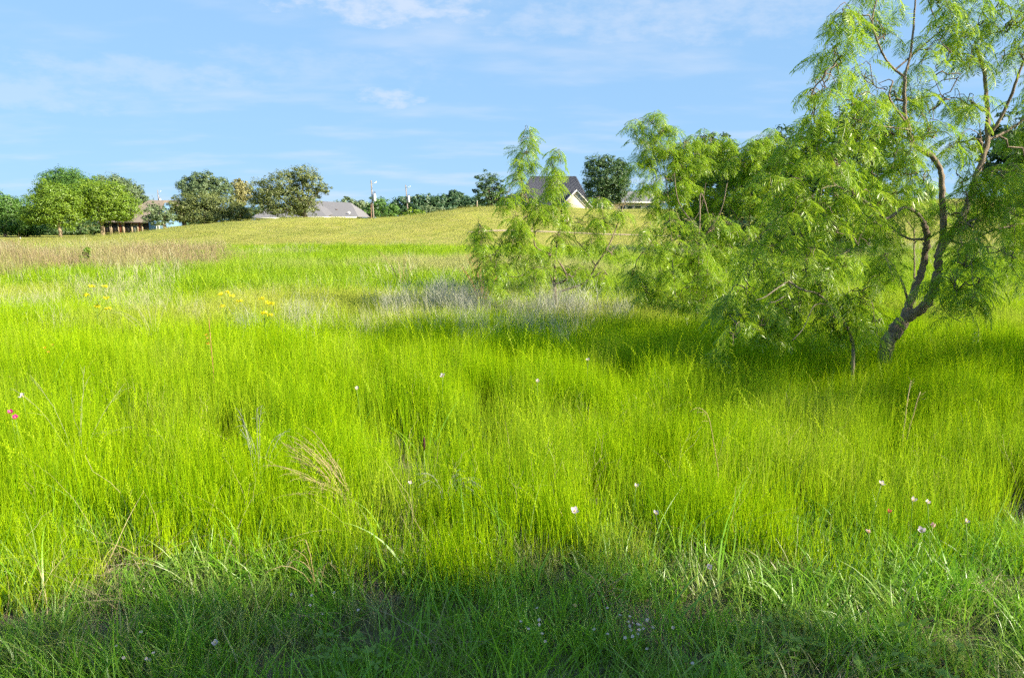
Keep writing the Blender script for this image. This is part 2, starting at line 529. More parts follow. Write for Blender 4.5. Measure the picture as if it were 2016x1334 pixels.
def seed_stems(n, rad, h, w, g, spike=0.34, bend=0.5):
    """rye-like stalks: a thin culm whose bowed upper part carries alternating spikelets"""
    Vs, Fs, Hs, Rs = [], [], [], []
    off = 0
    for _ in range(n):
        H = g.uniform(*h); az = g.uniform(0, 2 * np.pi); b = g.uniform(0.05, bend); r = g.uniform(0, 1)
        p0 = np.array([*(g.uniform(-rad, rad, 2)), 0.0]); d = np.array([np.cos(az), np.sin(az), 0]); ph = g.uniform(0, np.pi)
        sd = np.array([np.cos(ph), np.sin(ph), 0])
        t = np.linspace(0, 1, 9)
        P = p0 + np.outer(H * (0.08 * t + b * t ** 3), d); P[:, 2] = H * (t - 0.42 * b * t ** 4.5)
        wv = w * (1 - 0.5 * t)
        V = np.stack([P - 0.5 * wv[:, None] * sd, P + 0.5 * wv[:, None] * sd], 1).reshape(-1, 3)
        i = np.arange(8) * 2
        F = np.stack([i, i + 1, i + 3, i + 2], -1) + off
        Vs.append(V); Fs.append(F); Hs.append(np.repeat(t, 2)); Rs.append(np.full(len(V), r)); off += len(V)
        m = 13
        tt = np.linspace(1 - spike, 1.0, m)
        for q, tq in enumerate(tt):
            c = p0 + d * H * (0.08 * tq + b * tq ** 3); c = c + np.array([0, 0, H * (tq - 0.42 * b * tq ** 4.5)])
            T = d * (0.08 + 3 * b * tq ** 2) + np.array([0, 0, 1 - 1.9 * b * tq ** 3.5]); T /= np.linalg.norm(T)
            s = sd * (1 if q % 2 else -1)
            L = 0.019 * (1.15 - 0.5 * q / m) * (H / 0.5); a = (T * 0.85 + s * 0.55); n2 = np.cross(T, s)
            mid = c + a * L * 0.5
            V = np.array([c, mid + (s * 0.9 - T * .3) * w * 1.15, c + a * L, mid - (s * 0.9 - T * .3) * w * 0.75])
            Vs.append(V); Fs.append(np.array([[0, 1, 2, 3]]) + off); Hs.append(np.ones(4)); Rs.append(np.full(4, 1.2 + r / 2)); off += 4
    return np.concatenate(Vs), np.concatenate(Fs), np.concatenate(Hs), np.concatenate(Rs)


def wisps(n, rad, h, w, g, forks=3, spread=0.5):
    """dead, hair-thin branching stems"""
    Vs, Fs, Hs, Rs = [], [], [], []
    off = 0
    def strip(P, w0, w1, r, t0):
        nonlocal off
        ph = g.uniform(0, np.pi); sd = np.array([np.cos(ph), np.sin(ph), 0])
        k = len(P); ww = np.linspace(w0, w1, k)
        V = np.stack([P - 0.5 * ww[:, None] * sd, P + 0.5 * ww[:, None] * sd], 1).reshape(-1, 3)
        i = np.arange(k - 1) * 2
        Vs.append(V); Fs.append(np.stack([i, i + 1, i + 3, i + 2], -1) + off); Hs.append(np.repeat(np.linspace(t0, 1, k), 2)); Rs.append(np.full(len(V), r)); off += len(V)
    for _ in range(n):
        H = g.uniform(*h); r = g.uniform(0, 1); az = g.uniform(0, 2 * np.pi)
        p0 = np.array([*(g.uniform(-rad, rad, 2)), 0.0]); d = np.array([np.cos(az), np.sin(az), 0]); l = g.uniform(0.02, spread * 0.6)
        t = np.linspace(0, 1, 5)
        P = p0 + np.outer(H * l * t ** 1.3, d); P[:, 2] = H * t
        P[1:, :2] += g.normal(0, 0.012, (4, 2))
        strip(P, w, w * 0.45, r, 0.0)
        for _ in range(forks):
            k = g.integers(2, 4); q = P[k] + (P[k + 1] - P[k]) * g.uniform(0, 1)
            a2 = g.uniform(0, 2 * np.pi); e = np.array([np.cos(a2) * spread, np.sin(a2) * spread, 1.0]); ll = H * g.uniform(0.18, 0.4)
            Q = q + np.outer(np.linspace(0, 1, 4), e * ll); Q[1:, :2] += g.normal(0, 0.008, (3, 2))
            strip(Q, w * 0.6, w * 0.3, r, 0.5)
    return np.concatenate(Vs), np.concatenate(Fs), np.concatenate(Hs), np.concatenate(Rs)


def leafy_weed(n, rad, h, g):
    """low weed: short stems with small oval leaflets"""
    Vs, Fs, Hs, Rs = [], [], [], []; off = 0
    for _ in range(n):
        a = g.uniform(0, 2 * np.pi); R = rad * math.sqrt(g.uniform()); c = np.array([R * math.cos(a), R * math.sin(a), g.uniform(*h)])
        for k in range(g.integers(3, 6)):
            b = g.uniform(0, 2 * np.pi); d = np.array([math.cos(b), math.sin(b), g.uniform(-0.1, 0.5)]); s = np.array([-math.sin(b), math.cos(b), 0]); L = g.uniform(0.014, 0.03)
            V = np.array([c, c + d * L * .5 + s * L * .28, c + d * L, c + d * L * .5 - s * L * .28])
            Vs.append(V); Fs.append(np.array([[0, 1, 2, 3]]) + off); Hs.append(np.ones(4)); Rs.append(np.full(4, g.uniform())); off += 4
        s = np.array([0.0012, 0, 0]); b0 = np.array([c[0] * .7, c[1] * .7, 0])
        Vs.append(np.array([b0 - s, b0 + s, c + s, c - s])); Fs.append(np.array([[0, 1, 2, 3]]) + off); Hs.append(np.ones(4)); Rs.append(np.full(4, .2)); off += 4
    return np.concatenate(Vs), np.concatenate(Fs), np.concatenate(Hs), np.concatenate(Rs)


def tuft_variants(name, parts_fn, mat, k, seed):
    out = []
    for i in range(k):
        g = np.random.default_rng(seed + i)
        V, F, H, R = [], [], [], []; off = 0
        for (v, f, h, r) in parts_fn(g):
            V.append(v); F.append(f + off); H.append(h); R.append(r); off += len(v)
        me = mesh_from(name, np.concatenate(V), [np.concatenate(F)], mat, {'h': np.concatenate(H), 'r': np.concatenate(R)})
        out.append(variant(name, me))
    return out


def field_points(y0, y1, dens, seed, margin=1.2, prob=None):
    """random points on the part of the meadow the camera sees"""
    g = np.random.default_rng(seed)
    wmax = 0.72 * y1 + margin
    n = int(dens * (y1 - y0) * 2 * wmax)
    x = g.uniform(-wmax, wmax, n); y = g.uniform(y0, y1, n)
    ok = np.abs(x) < 0.72 * y + margin
    x, y = x[ok], y[ok]
    if prob is not None:
        k = g.uniform(0, 1, len(x)) < prob(x, y)
        x, y = x[k], y[k]
    return x, y, g


def spread(name, x, y, g, variants, hs, tint, label, tilt=0.12, cat='grass', hscale=None, sink=0.0):
    n = len(x)
    rot = np.stack([g.normal(0, tilt, n), g.normal(0, tilt, n), g.uniform(0, 2 * np.pi, n)], -1)
    s = g.uniform(hs[0], hs[1], n)
    zs = s if hscale is None else s * hscale
    scl = np.stack([s, s, zs], -1)
    P = np.stack([x, y, gz(x, y) - sink], -1)
    o = scatter(name, P, rot, scl, g.integers(0, len(variants), n), np.clip(tint, 0, 1), variants)
    tag(o, label, cat, None, 'stuff')
    return o


M_tall = leafy('rye_blade', (0.115, 0.285, 0.002), (0.455, 0.60, 0.006), (0.44, 0.46, 0.08), 0.45, 0.45, True, (0.28, 0.30, 0.03), 0.006)
M_mid = leafy('meadow_blade', (0.13, 0.30, 0.006), (0.40, 0.52, 0.016), (0.42, 0.42, 0.15), 0.45, 0.5, True, None, 0.012)
M_low = leafy('lawn_blade', (0.11, 0.31, 0.015), (0.30, 0.52, 0.03), (0.30, 0.26, 0.12), 0.40, 0.4, True, (0.16, 0.18, 0.05))
M_thatch = leafy('dead_thatch', (0.20, 0.16, 0.09), (0.36, 0.29, 0.17), None, 0.25)
M_straw = leafy('straw', (0.42, 0.33, 0.14), (0.58, 0.48, 0.24), None, 0.3)
M_grey = leafy('grey_stems', (0.30, 0.31, 0.24), (0.47, 0.46, 0.38), None, 0.25)
M_pale = leafy('pale_awns', (0.36, 0.37, 0.17), (0.54, 0.50, 0.32), None, 0.35)
M_red = leafy('russet_grass', (0.24, 0.175, 0.085), (0.37, 0.285, 0.15), (0.30, 0.33, 0.08), 0.3, 0.5, True)
M_mown = leafy('mown_blade', (0.25, 0.265, 0.04), (0.32, 0.315, 0.06), (0.21, 0.245, 0.036), 0.4, 0.5, True)
M_weed = leafy('weed_leaf', (0.10, 0.21, 0.02), (0.20, 0.32, 0.03), None, 0.4)


def russet(x, y):
    """where the reddish dry grass stands"""
    u = 1008 + 1456 * x / y + 60 * (fbm(x * .5, y * .5, 33, 3) - .5)
    v = y + 4 * (fbm(x * .25, y * .1, 35, 3) - .5)
    return sstep(18.5, 22, v) * (1 - sstep(36, 41, v)) * (1 - sstep(380, 500, u))


def bare(x, y):
    """thin places in the near turf"""
    return sstep(0.52, 0.66, fbm(x * 1.7 + 3, y * 2.2, 41, 3)) * (1 - .8 * sstep(1.0, 1.5, x))


def build_grass():
    # near turf at the photographer's feet
    lawn = tuft_variants('lawn_tuft', lambda g: [blades(95, 0.13, (0.06, 0.18), (0.003, 0.0065), 0.4, 0.65, 4, g), blades(16, 0.12, (0.12, 0.25), (0.005, 0.009), 0.35, 0.8, 5, g)], M_low, 9, 100)
    pr = lambda x, y: (1 - sstep(3.2, 4.0, y + 0.7 * (fbm(x * 1.1, y, 44, 3) - .5))) * (1 - 0.80 * bare(x, y))
    x, y, g = field_points(1.2, 4.2, 62, 1, 1.0, pr)
    spread('lawn_grass', x, y, g, lawn, (0.7, 1.25), 0.9 * sstep(.62, .95, g.uniform(0, 1, len(x))) * .8, 'short mixed green grass in the shade at the bottom edge', 0.2)
    th = tuft_variants('thatch', lambda g: [blades(70, 0.15, (0.05, 0.14), (0.0018, 0.0035), 1.6, 1.2, 3, g)], M_thatch, 5, 140)
    x, y, g = field_points(1.2, 4.6, 30, 2, 1.0, lambda x, y: 0.3 + 0.6 * bare(x, y) + .6 * np.exp(-((y - 3.25) / .3) ** 2) * sstep(.4, .6, fbm(x * 2, y, 47, 2)))
    spread('dead_thatch', x, y, g, th, (0.7, 1.2), np.zeros(len(x)), 'brown dead thatch lying between the near grass blades', 0.3)
    wd = tuft_variants('low_weed', lambda g: [leafy_weed(30, 0.12, (0.03, 0.10), g)], M_weed, 5, 160)
    x, y, g = field_points(1.4, 4.6, 14, 3, 1.0, lambda x, y: sstep(.5, .66, fbm(x * 1.3 + 9, y * 1.3, 51, 3)))
    spread('low_weeds', x, y, g, wd, (0.7, 1.4), np.zeros(len(x)), 'small leafed green weeds growing low among the near grass', 0.1, 'weeds')

    # tall rye
    tall = tuft_variants('rye_tuft', lambda g: [blades(250, 0.19, (0.20, 0.47), (0.0025, 0.0046), 0.10, 0.16, 4, g), blades(10, 0.18, (0.2, 0.42), (0.004, 0.007), 0.2, 0.6, 5, g),
                                                 seed_stems(3, 0.16, (0.40, 0.58), 0.0018, g, .30, .42)], M_tall, 12, 200)
    def hgt(x, y):
        e = y + 0.9 * (fbm(x * .8 + 2, y * .8, 61, 3) - .5) + 0.30 * sstep(-3, 0, x) * (1 - sstep(0, 3, x))
        return 0.45 + 0.60 * sstep(2.7, 4.3, e) + 0.25 * sstep(4.5, 6.5, y)
    def prn(x, y):
        e = y + 0.9 * (fbm(x * .8 + 2, y * .8, 61, 3) - .5)
        gap = sstep(0.56, 0.70, fbm(x * 2.0, y * 1.3 + 8, 66, 3)) * 0.7
        return sstep(2.75, 3.4, e) * (1 - gap * (1 - 0.5 * sstep(5, 8, y)))
    x, y, g = field_points(2.0, 7.5, 30, 4, 1.0, prn)
    spread('rye_grass', x, y, g, tall, (0.85, 1.15), 0.5 * sstep(.86, 1, g.uniform(0, 1, len(x))) + .15 * sstep(.5, .75, fbm(x, y, 71, 3)), 'tall yellow-green rye grass with seed heads filling the near meadow', 0.05, hscale=hgt(x, y))
    midv = tuft_variants('rye_clump', lambda g: [blades(300, 0.36, (0.20, 0.46), (0.0035, 0.0065), 0.14, 0.22, 3, g), seed_stems(4, 0.30, (0.40, 0.56), 0.0024, g, .30, .5)], M_tall, 10, 240)
    x, y, g = field_points(7.2, 15.5, 11.5, 5, 1.5, lambda x, y: 1 - 0.6 * sstep(.58, .7, fbm(x * .9, y * .6, 75, 3)))
    hs = 1.05 + 0.35 * fbm(x * .5, y * .4, 77, 3) - 0.3 * sstep(8.5, 12, y)
    dry = sstep(.44, .68, fbm(x * .42 + 5, y * .30, 78, 3)) * sstep(8.5, 11, y) * .75
    spread('middle_rye_grass', x, y, g, midv, (0.85, 1.15), dry + .6 * sstep(.9, 1, g.uniform(0, 1, len(x))), 'tall rye grass in the middle of the meadow around the mesquites', 0.06, hscale=hs)
    farv = tuft_variants('meadow_clump', lambda g: [blades(400, 0.9, (0.20, 0.46), (0.008, 0.016), 0.35, 0.6, 2, g)], M_mid, 8, 280)
    def prf(x, y):
        edge = mown_edge(x)
        return (1 - sstep(-0.6, 0.3, y - edge)) * (1 - .7 * russet(x, y))
    x, y, g = field_points(14.8, 52, 2.0, 6, 3.0, prf)
    dry = sstep(.42, .66, fbm(x * .16 + 2, y * .13, 81, 4)) * .95 * (1 - .8 * sstep(34, 42, y)) + .35 * sstep(.8, 1, g.uniform(0, 1, len(x)))
    hs = (0.7 + 0.75 * fbm(x * .25, y * .2, 83, 3)) * (1 - 0.35 * sstep(38, 47, y))
    spread('far_meadow_grass', x, y, g, farv, (0.85, 1.2), dry, 'soft yellow-green meadow grass reaching back to the mown slope', 0.12, hscale=hs)

    # other kinds of blade mixed into the rye
    bro = tuft_variants('broad_blade', lambda g: [blades(5, 0.10, (0.25, 0.52), (0.007, 0.012), 0.35, 0.8, 7, g)], M_low, 7, 480)
    x, y, g = field_points(2.4, 9.5, 7, 15, 1.0, lambda x, y: .3 + .7 * sstep(.45, .62, fbm(x * .9, y * .9, 105, 3)))
    spread('broad_grass_blades', x, y, g, bro, (0.7, 1.1), .4 * sstep(.7, 1, g.uniform(0, 1, len(x))), 'broader bent green blades mixed through the near rye grass', 0.15)
    stw = tuft_variants('dead_blade', lambda g: [blades(7, 0.14, (0.22, 0.50), (0.0025, 0.0045), 0.5, 0.9, 6, g), wisps(3, .1, (.25, .45), .0022, g, 2, .5)], M_straw, 7, 500)
    x, y, g = field_points(2.6, 11, 6.5, 16, 1.0, lambda x, y: .12 + .88 * sstep(.5, .68, fbm(x * .8 + 4, y * .8, 107, 4)))
    spread('dead_grass_blades', x, y, g, stw, (0.7, 1.15), np.zeros(len(x)), 'straw-coloured dead blades tangled through the near rye grass', 0.3)

    # pale feathery awns through the meadow, thickest on the left
    awn = tuft_variants('pale_wisp', lambda g: [wisps(30, 0.20, (0.28, 0.52), 0.0032, g, 2, 0.35)], M_pale, 6, 320)
    pa = lambda x, y: sstep(.50, .70, fbm(x * .55 + 1, y * .4 + 5, 91, 4)) * (0.35 + 0.65 * sstep(3, -2, x)) * sstep(6.0, 8.6, y)
    x, y, g = field_points(6.0, 16, 4.5, 7, 1.2, pa)
    spread('pale_dry_wisps', x, y, g, awn, (0.8, 1.25), np.zeros(len(x)), 'pale feathery dead stems scattered through the meadow on the left', 0.22)
    awn2 = tuft_variants('pale_wisp_far', lambda g: [wisps(60, 0.7, (0.28, 0.58), 0.010, g, 2, 0.35)], M_pale, 5, 340)
    x, y, g = field_points(15.5, 46, 0.5, 8, 2, lambda x, y: sstep(.48, .68, fbm(x * .2 + 1, y * .16 + 5, 93, 4)) * (1 - sstep(38, 45, y)))
    spread('far_pale_wisps', x, y, g, awn2, (0.8, 1.2), np.zeros(len(x)), 'bleached dry stalks in drifts across the far meadow', 0.2)

    # silvery dead weed stems in the shade round the small mesquite
    gv = tuft_variants('grey_weed', lambda g: [wisps(30, 0.16, (0.34, 0.62), 0.0036, g, 4, 0.55)], M_grey, 8, 360)
    def pg(x, y):
        a = np.exp(-((x + 1.1) / 0.85) ** 2 - ((y - 11.5) / 0.7) ** 2) + np.exp(-((x - 0.9) / 0.8) ** 2 - ((y - 10.7) / 0.7) ** 2) + .35 * np.exp(-((x - .2) / .9) ** 2 - ((y - 8.9) / .6) ** 2)
        a = a + .25 * np.exp(-((x + 2.9) / 0.9) ** 2 - ((y - 9.6) / 0.5) ** 2)
        return np.clip(a * (0.4 + 1.1 * fbm(x * 1.6, y * 1.4, 95, 3)), 0, 1)
    x, y, g = field_points(7.5, 13.5, 18, 9, 1, pg)
    spread('grey_weed_stems', x, y, g, gv, (0.8, 1.2), np.zeros(len(x)), 'silvery grey dead weed stems at the foot of the small mesquite', 0.2, 'weeds')

    # russet band on the far left
    rv = tuft_variants('russet_tuft', lambda g: [blades(220, 0.7, (0.30, 0.68), (0.008, 0.015), 0.25, 0.45, 2, g), wisps(30, .6, (.5, .8), .010, g, 1, .3)], M_red, 6, 400)
    def pre(x, y):
        u = 1008 + 1456 * x / y
        return russet(x, y) * (.5 + .5 * sstep(.35, .6, fbm(x * .3, y * .3, 97, 3)))
    x, y, g = field_points(16, 42, 2.6, 10, 4, pre)
    u = 1008 + 1456 * x / y
    spread('russet_grass', x, y, g, rv, (0.8, 1.1), .85 * sstep(.38, .66, fbm(x * .4 + 3, y * .5, 98, 3)), 'reddish brown dry grass in a band on the left', 0.15)

    # stubble of the mown slope
    mv = tuft_variants('mown_tuft', lambda g: [blades(420, 1.1, (0.04, 0.10), (0.010, 0.018), 0.6, 0.6, 1, g)], M_mown, 5, 440)
    x, y, g = field_points(46, 92, 0.6, 11, 4, lambda x, y: sstep(-.2, .6, y - mown_edge(x)) * (.35 + .65 * sstep(.35, .6, fbm(x * .5, y * .3, 99, 4))))
    spread('mown_slope_grass', x, y, g, mv, (0.7, 1.3), sstep(.45, .62, fbm(x * .22, y * .16, 101, 4)), 'short mown yellow-green grass on the long slope', 0.1)


build_grass()

# ------------------------------------------------------------------ houses, poles, posts
M_roof_brown = plain('brown_shingle', (0.235, 0.19, 0.15), (0.19, 0.155, 0.12), 5.0, 0.9, 0.2)
M_roof_grey = plain('grey_shingle', (0.20, 0.195, 0.205), (0.155, 0.15, 0.16), 4.0, 0.9, 0.2)
M_roof_dark = plain('charcoal_metal', (0.062, 0.064, 0.078), (0.08, 0.08, 0.095), 3.0, 0.6)
M_cream = plain('cream_siding', (0.80, 0.72, 0.50), (0.74, 0.66, 0.46), 2.0, 0.8)
M_white = plain('white_paint', (0.82, 0.80, 0.74), (0.76, 0.74, 0.68), 3.0, 0.6)
M_screen = plain('dark_screen', (0.028, 0.027, 0.03), (0.04, 0.036, 0.036), 2.0, 0.5)
M_post = plain('tan_post', (0.36, 0.28, 0.19), (0.30, 0.24, 0.16), 3.0, 0.8)
M_brick = plain('red_brick', (0.28, 0.085, 0.055), (0.21, 0.065, 0.045), 5.0, 0.9)
M_blue = plain('blue_siding', (0.15, 0.26, 0.38), (0.12, 0.22, 0.33), 2.0, 0.8)
M_fascia = plain('brown_fascia', (0.07, 0.05, 0.045), (0.09, 0.065, 0.055), 3.0, 0.7)
M_pole = plain('weathered_pole', (0.27, 0.225, 0.19), (0.20, 0.165, 0.14), 3.0, 0.9, 0.3, (6, 6, 0.5))
M_polered = plain('reddish_pole', (0.20, 0.11, 0.08), (0.26, 0.15, 0.10), 3.0, 0.9)
M_steel = plain('grey_steel', (0.55, 0.57, 0.60), (0.48, 0.5, 0.53), 3.0, 0.45)
M_stone = plain('tan_stone', (0.52, 0.43, 0.33), (0.36, 0.29, 0.22), 1.6, 0.9)


def glass_material():
    m, nt, N, L = new_mat('window_glass')
    out = N('ShaderNodeOutputMaterial'); b = N('ShaderNodeBsdfPrincipled')
    b.inputs['Base Color'].default_value = (0.05, 0.09, 0.08, 1); b.inputs['Roughness'].default_value = 0.08; b.inputs['Specular IOR Level'].default_value = 0.8
    L(b.outputs[0], out.inputs[0]); return m


M_glass = glass_material()


def brown_house():
    Y = 140.0
    L0 = pix(203, 464, Y); R0 = pix(318, 462, Y)
    z0 = gz1((L0.x + R0.x) / 2, Y) - 0.05
    x0, x1 = L0.x, R0.x
    h = thing('brown_house', (x0, Y, z0), 'low house with a brown shingle roof and dark screened porch behind the left trees', 'house')
    W = x1 - x0; D = 11.0; ze = pix(250, 437.5, Y).z - z0
    MB().box(0.1, W, 0.25, D, -0.3, ze).build('wall', M_fascia, h)
    zr = pix(300, 394, Y + 5).z - z0
    xr0 = pix(291, 394, Y + 5).x - x0; xr1 = W + 1.6
    e = 0.6
    m = MB()
    A, B, C_, D_ = (-e, -e, ze), (W + 2.2, -e, ze), (W + 2.2, D + e, ze), (-e, D + e, ze)
    R1, R2 = (xr0, D / 2, zr), (xr1, D / 2, zr)
    # flared hip: the left slope bends where the porch roof meets the house roof
    k1 = (xr0 * 0.52, D * 0.26 - e * .5, ze + (zr - ze) * 0.44); k2 = (xr0 * 0.52, D * 0.74 + e * .5, ze + (zr - ze) * 0.44); k3 = (W + 2.2, D * 0.26 - e * .5, ze + (zr - ze) * 0.48)
    m.poly([A, B, k3, k1]); m.poly([k1, k3, R2, R1]); m.poly([A, k1, k2, D_]); m.poly([k1, R1, k2]); m.poly([D_, k2, R1, R2, C_]); m.poly([A, D_, C_, B])
    roof = m.build('roof', M_roof_brown, h)
    MB().box(-e, W + 2.2, -e - 0.06, -e + 0.0, ze - 0.16, ze + 0.02).build('fascia', M_fascia, roof)
    px = lambda u: pix(u, 450, Y).x - x0
    for a, b in ((206, 216), (221, 232), (246, 258), (283, 296)):
        MB().box(px(a), px(b), 0.02, 0.2, 0.15, ze - 0.12).build('screen', M_screen, h)
    for a, b in ((203, 206), (216.5, 218), (219, 220.8), (232.5, 234.8), (241, 245.6), (258.5, 261.5), (270, 273), (278.6, 282.4)):
        MB().box(px(a), px(b), -0.16, 0.12, 0, ze - 0.05).build('post', M_post, h)
    for a, b in ((235, 241), (273.3, 278)):
        MB().box(px(a), px(b), -0.05, 0.2, 0, ze - 0.1).build('brick_panel', M_brick, h)
    d = MB().box(px(262), px(269.6), -0.02, 0.2, 0.0, ze - 0.45).build('door', plain('grey_door', (0.20, 0.22, 0.21)), h)
    MB().box(px(261.6), px(270), -0.03, 0.22, ze - 0.42, ze - 0.25).build('lintel', M_post, h)
    # blue wing with a front gable to the right
    g0, g1 = px(297), px(345); gx = (g0 + g1) / 2 + 0.6
    gz_ = pix(326, 399, Y).z - z0
    MB().box(g0, g1, -0.7, 3, -0.3, ze + 0.3).build('blue_wall', M_blue, h)
    MB().slab([(px(314), -0.55, ze + 0.3), (g1, -0.55, ze + 0.3), (px(331), -0.55, gz_)], (0, 3.0, 0)).build('gable', M_blue, h)
    w = MB().box(px(312.5), px(317), -0.76, -0.68, 0.5, 1.75).build('window', M_glass, h)
    MB().box(px(311.8), px(312.5), -0.8, -0.66, 0.4, 1.85).box(px(317), px(317.7), -0.8, -0.66, 0.4, 1.85).box(px(312.5), px(317), -0.8, -0.66, 1.75, 1.85).box(px(312.5), px(317), -0.8, -0.66, 0.4, 0.5).split('frame', M_white, w)
    s = pix(331, 399, Y)
    MB().slab([(px(312), -0.8, ze + 0.15), (px(331), -0.8, gz_ + 0.25), (px(331), 3, gz_ + 0.25), (px(312), 3, ze + 0.15)], (0, 0, 0.12)).build('gable_roof', M_roof_brown, h)


def grey_house():
    Y = 128.0
    c = pix(640, 428, Y); x0 = pix(497, 428, Y).x; x1 = pix(706, 428, Y).x; z0 = gz1(c.x, Y)
    h = thing('grey_house', (x0, Y, z0), 'house with a grey hip roof and white eaves half hidden behind the mown slope', 'house')
    W = x1 - x0; D = 13.0; ze = pix(640, 427, Y).z - z0; zr = pix(600, 396, Y + 6).z - z0
    px = lambda u: pix(u, 428, Y).x - x0
    MB().box(0.5, W - 0.5, 0.5, D, -0.3, ze - 0.12).build('wall', M_stone, h)
    a = px(560); m = MB()
    rx0, rx1 = px(622) * 1.0 - 1.3, px(664) + 1.0
    A, B, C_, D_ = (a, 0, ze), (W, 0, ze), (W, D, ze), (a, D, ze)
    R1, R2 = (rx0 - 1.0, D / 2, zr + 0.1), (rx1, D / 2, zr - 0.25)
    F1 = (px(652), 0, ze + 0.02)
    m.poly([A, B, R2, R1]); m.poly([B, C_, R2]); m.poly([C_, D_, R1, R2]); m.poly([D_, A, R1]); m.poly([A, D_, C_, B])
    roof = m.build('roof', M_roof_grey, h)
    # front hip that folds across the main slope
    m = MB(); T = (px(604), D * .42, zr - 0.25); P0 = (px(556), -1.6, ze); P1 = (px(648), -1.6, ze)
    m.poly([P0, P1, T]); m.poly([P1, (px(656), D * .3, ze + 1.0), T]); m.poly([P0, T, (px(560), D * .5, ze)]); m.build('front_hip', M_roof_grey, h)
    MB().box(px(556), W, -1.72, -1.62, ze - 0.2, ze + 0.02).build('eave_board', M_white, h)
    # low wing under the oak
    m = MB(); w0 = px(497)
    m.poly([(w0, -.5, ze - .1), (a + 1, -.5, ze - .1), (a + 1, 4, ze + 1.7), (w0 + 1.5, 4, ze + 1.7)]); m.poly([(w0, -.5, ze - .1), (w0 + 1.5, 4, ze + 1.7), (w0, 8, ze - .1)]); m.build('wing_roof', M_roof_grey, h)
    MB().box(w0, a + 1, -0.62, -0.5, ze - 0.32, ze - 0.12).build('wing_eave', M_white, h)
    v = pix(653, 414, Y); MB().box(px(652), px(657), D * .24, D * .24 + .3, ze + 1.05, ze + 1.38).build('roof_vent', M_fascia, h)
    p = pix(686, 419, Y)
    bx, bz = px(685), p.z - z0
    d = MB().tube([(bx, D * .1, ze + .35), (bx, D * .1, bz - .05)], 0.04, 5).build('dish_mast', M_steel, h)
    m = MB(); rings = [(0.0, 0.10), (0.10, 0.06), (0.19, 0.0)]
    Vv = [(0, 0, 0.12)]; Ff = []
    for r_, o_ in rings[1:]:
        for k in range(10): Vv.append((r_ * 1.25 * math.cos(k * .6283), r_ * math.sin(k * .6283), -o_ + .1))
    F3 = [(0, 1 + k, 1 + (k + 1) % 10) for k in range(10)]; F4 = [(1 + k, 11 + k, 11 + (k + 1) % 10, 1 + (k + 1) % 10) for k in range(10)]
    m.add(Vv, [F3, F4]); dish = m.build('dish', M_white, d); dish.location = (bx, D * .1 - .1, bz + .05); dish.rotation_euler = (math.radians(65), math.radians(28), 0)


def white_house():
    Y = 112.0
    c = pix(1100, 408, Y); z0 = gz1(c.x, Y) - 0.2; x0 = pix(1010, 400, Y).x
    h = thing('white_house', (x0, Y, z0), 'cream house with a steep charcoal roof behind the small mesquite', 'house')
    px = lambda u: pix(u, 400, Y).x - x0
    pz = lambda v, dy=0: pix(1100, v, Y + dy).z - z0
    W = px(1166); D = 10.0; ze = max(2.6, pz(404))
    MB().box(0.3, W - 0.3, 0.4, D, -0.3, ze).build('wall', M_cream, h)
    m = MB(); rz_ = pz(347, 5)
    A, B, C_, D_ = (0, 0, ze), (W, 0, ze), (W, D, ze), (0, D, ze)
    R1, R2 = (px(1046), 5, rz_), (px(1139), 5, rz_)
    m.poly([A, B, R2, R1]); m.poly([B, C_, R2]); m.poly([C_, D_, R1, R2]); m.poly([D_, A, R1]); m.poly([A, D_, C_, B])
    roof = m.build('roof', M_roof_dark, h)
    # standing seams of the metal roof
    n = 40
    for i in range(1, n):
        t = i / n
        a = Vector(A).lerp(Vector(B), t); b = Vector(R1).lerp(Vector(R2), t); nrm = Vector((0, -0.7, 0.7))
        MB().slab([a + Vector((-.03, 0, 0)), a + Vector((.03, 0, 0)), b + Vector((.02, 0, 0)), b + Vector((-.02, 0, 0))], nrm * 0.05).build('roof_seam', M_roof_dark, roof)
    # cream front gable with its own roof
    def gable(u0, u1, ua, va, vb, y, mat, name):
        p0, p1, pa = (px(u0), y, pz(vb)), (px(u1), y, pz(vb)), (px(ua), y, pz(va))
        g = MB().slab([(p0[0], y, 0), (p1[0], y, 0), p1, pa, p0], (0, 3.5, 0)).build(name, mat, h)
        for q in (p0, p1):
            s = -1 if q is p0 else 1
            qq = (q[0] + .35 * s, y - .25, q[2] - .3); aa = (pa[0], y - .25, pa[2] + .12)
            MB().slab([qq, aa, (aa[0], y + 4.5, aa[2]), (qq[0], y + 4.5, qq[2])], (0, 0, 0.10)).build('gable_roof', M_roof_dark, g)
            MB().slab([(qq[0], y - .3, qq[2] - .2), (aa[0], y - .3, aa[2] - .2), (aa[0], y - .3, aa[2]), (qq[0], y - .3, qq[2])], (0, 0.04, 0)).build('barge_board', M_white, g)
        return g
    gable(1105, 1160, 1133, 376, 404, -1.5, M_cream, 'front_gable')
    g = gable(1170, 1201, 1184, 383, 401, -1.0, M_white, 'side_gable')
    MB().box(W - .3, px(1201), 0.1, 6, -0.3, pz(401)).build('side_wing', M_cream, h)
    for a, b in ((1175, 1182), (1185, 1190), (1193, 1198)):
        w = MB().box(px(a), px(b), -1.08, -0.98, pz(411), pz(402)).build('window', M_glass, h)
        MB().box(px(a) - .08, px(a), -1.12, -0.96, pz(411), pz(402) + .08).box(px(b), px(b) + .08, -1.12, -0.96, pz(411), pz(402) + .08).split('frame', M_white, w)


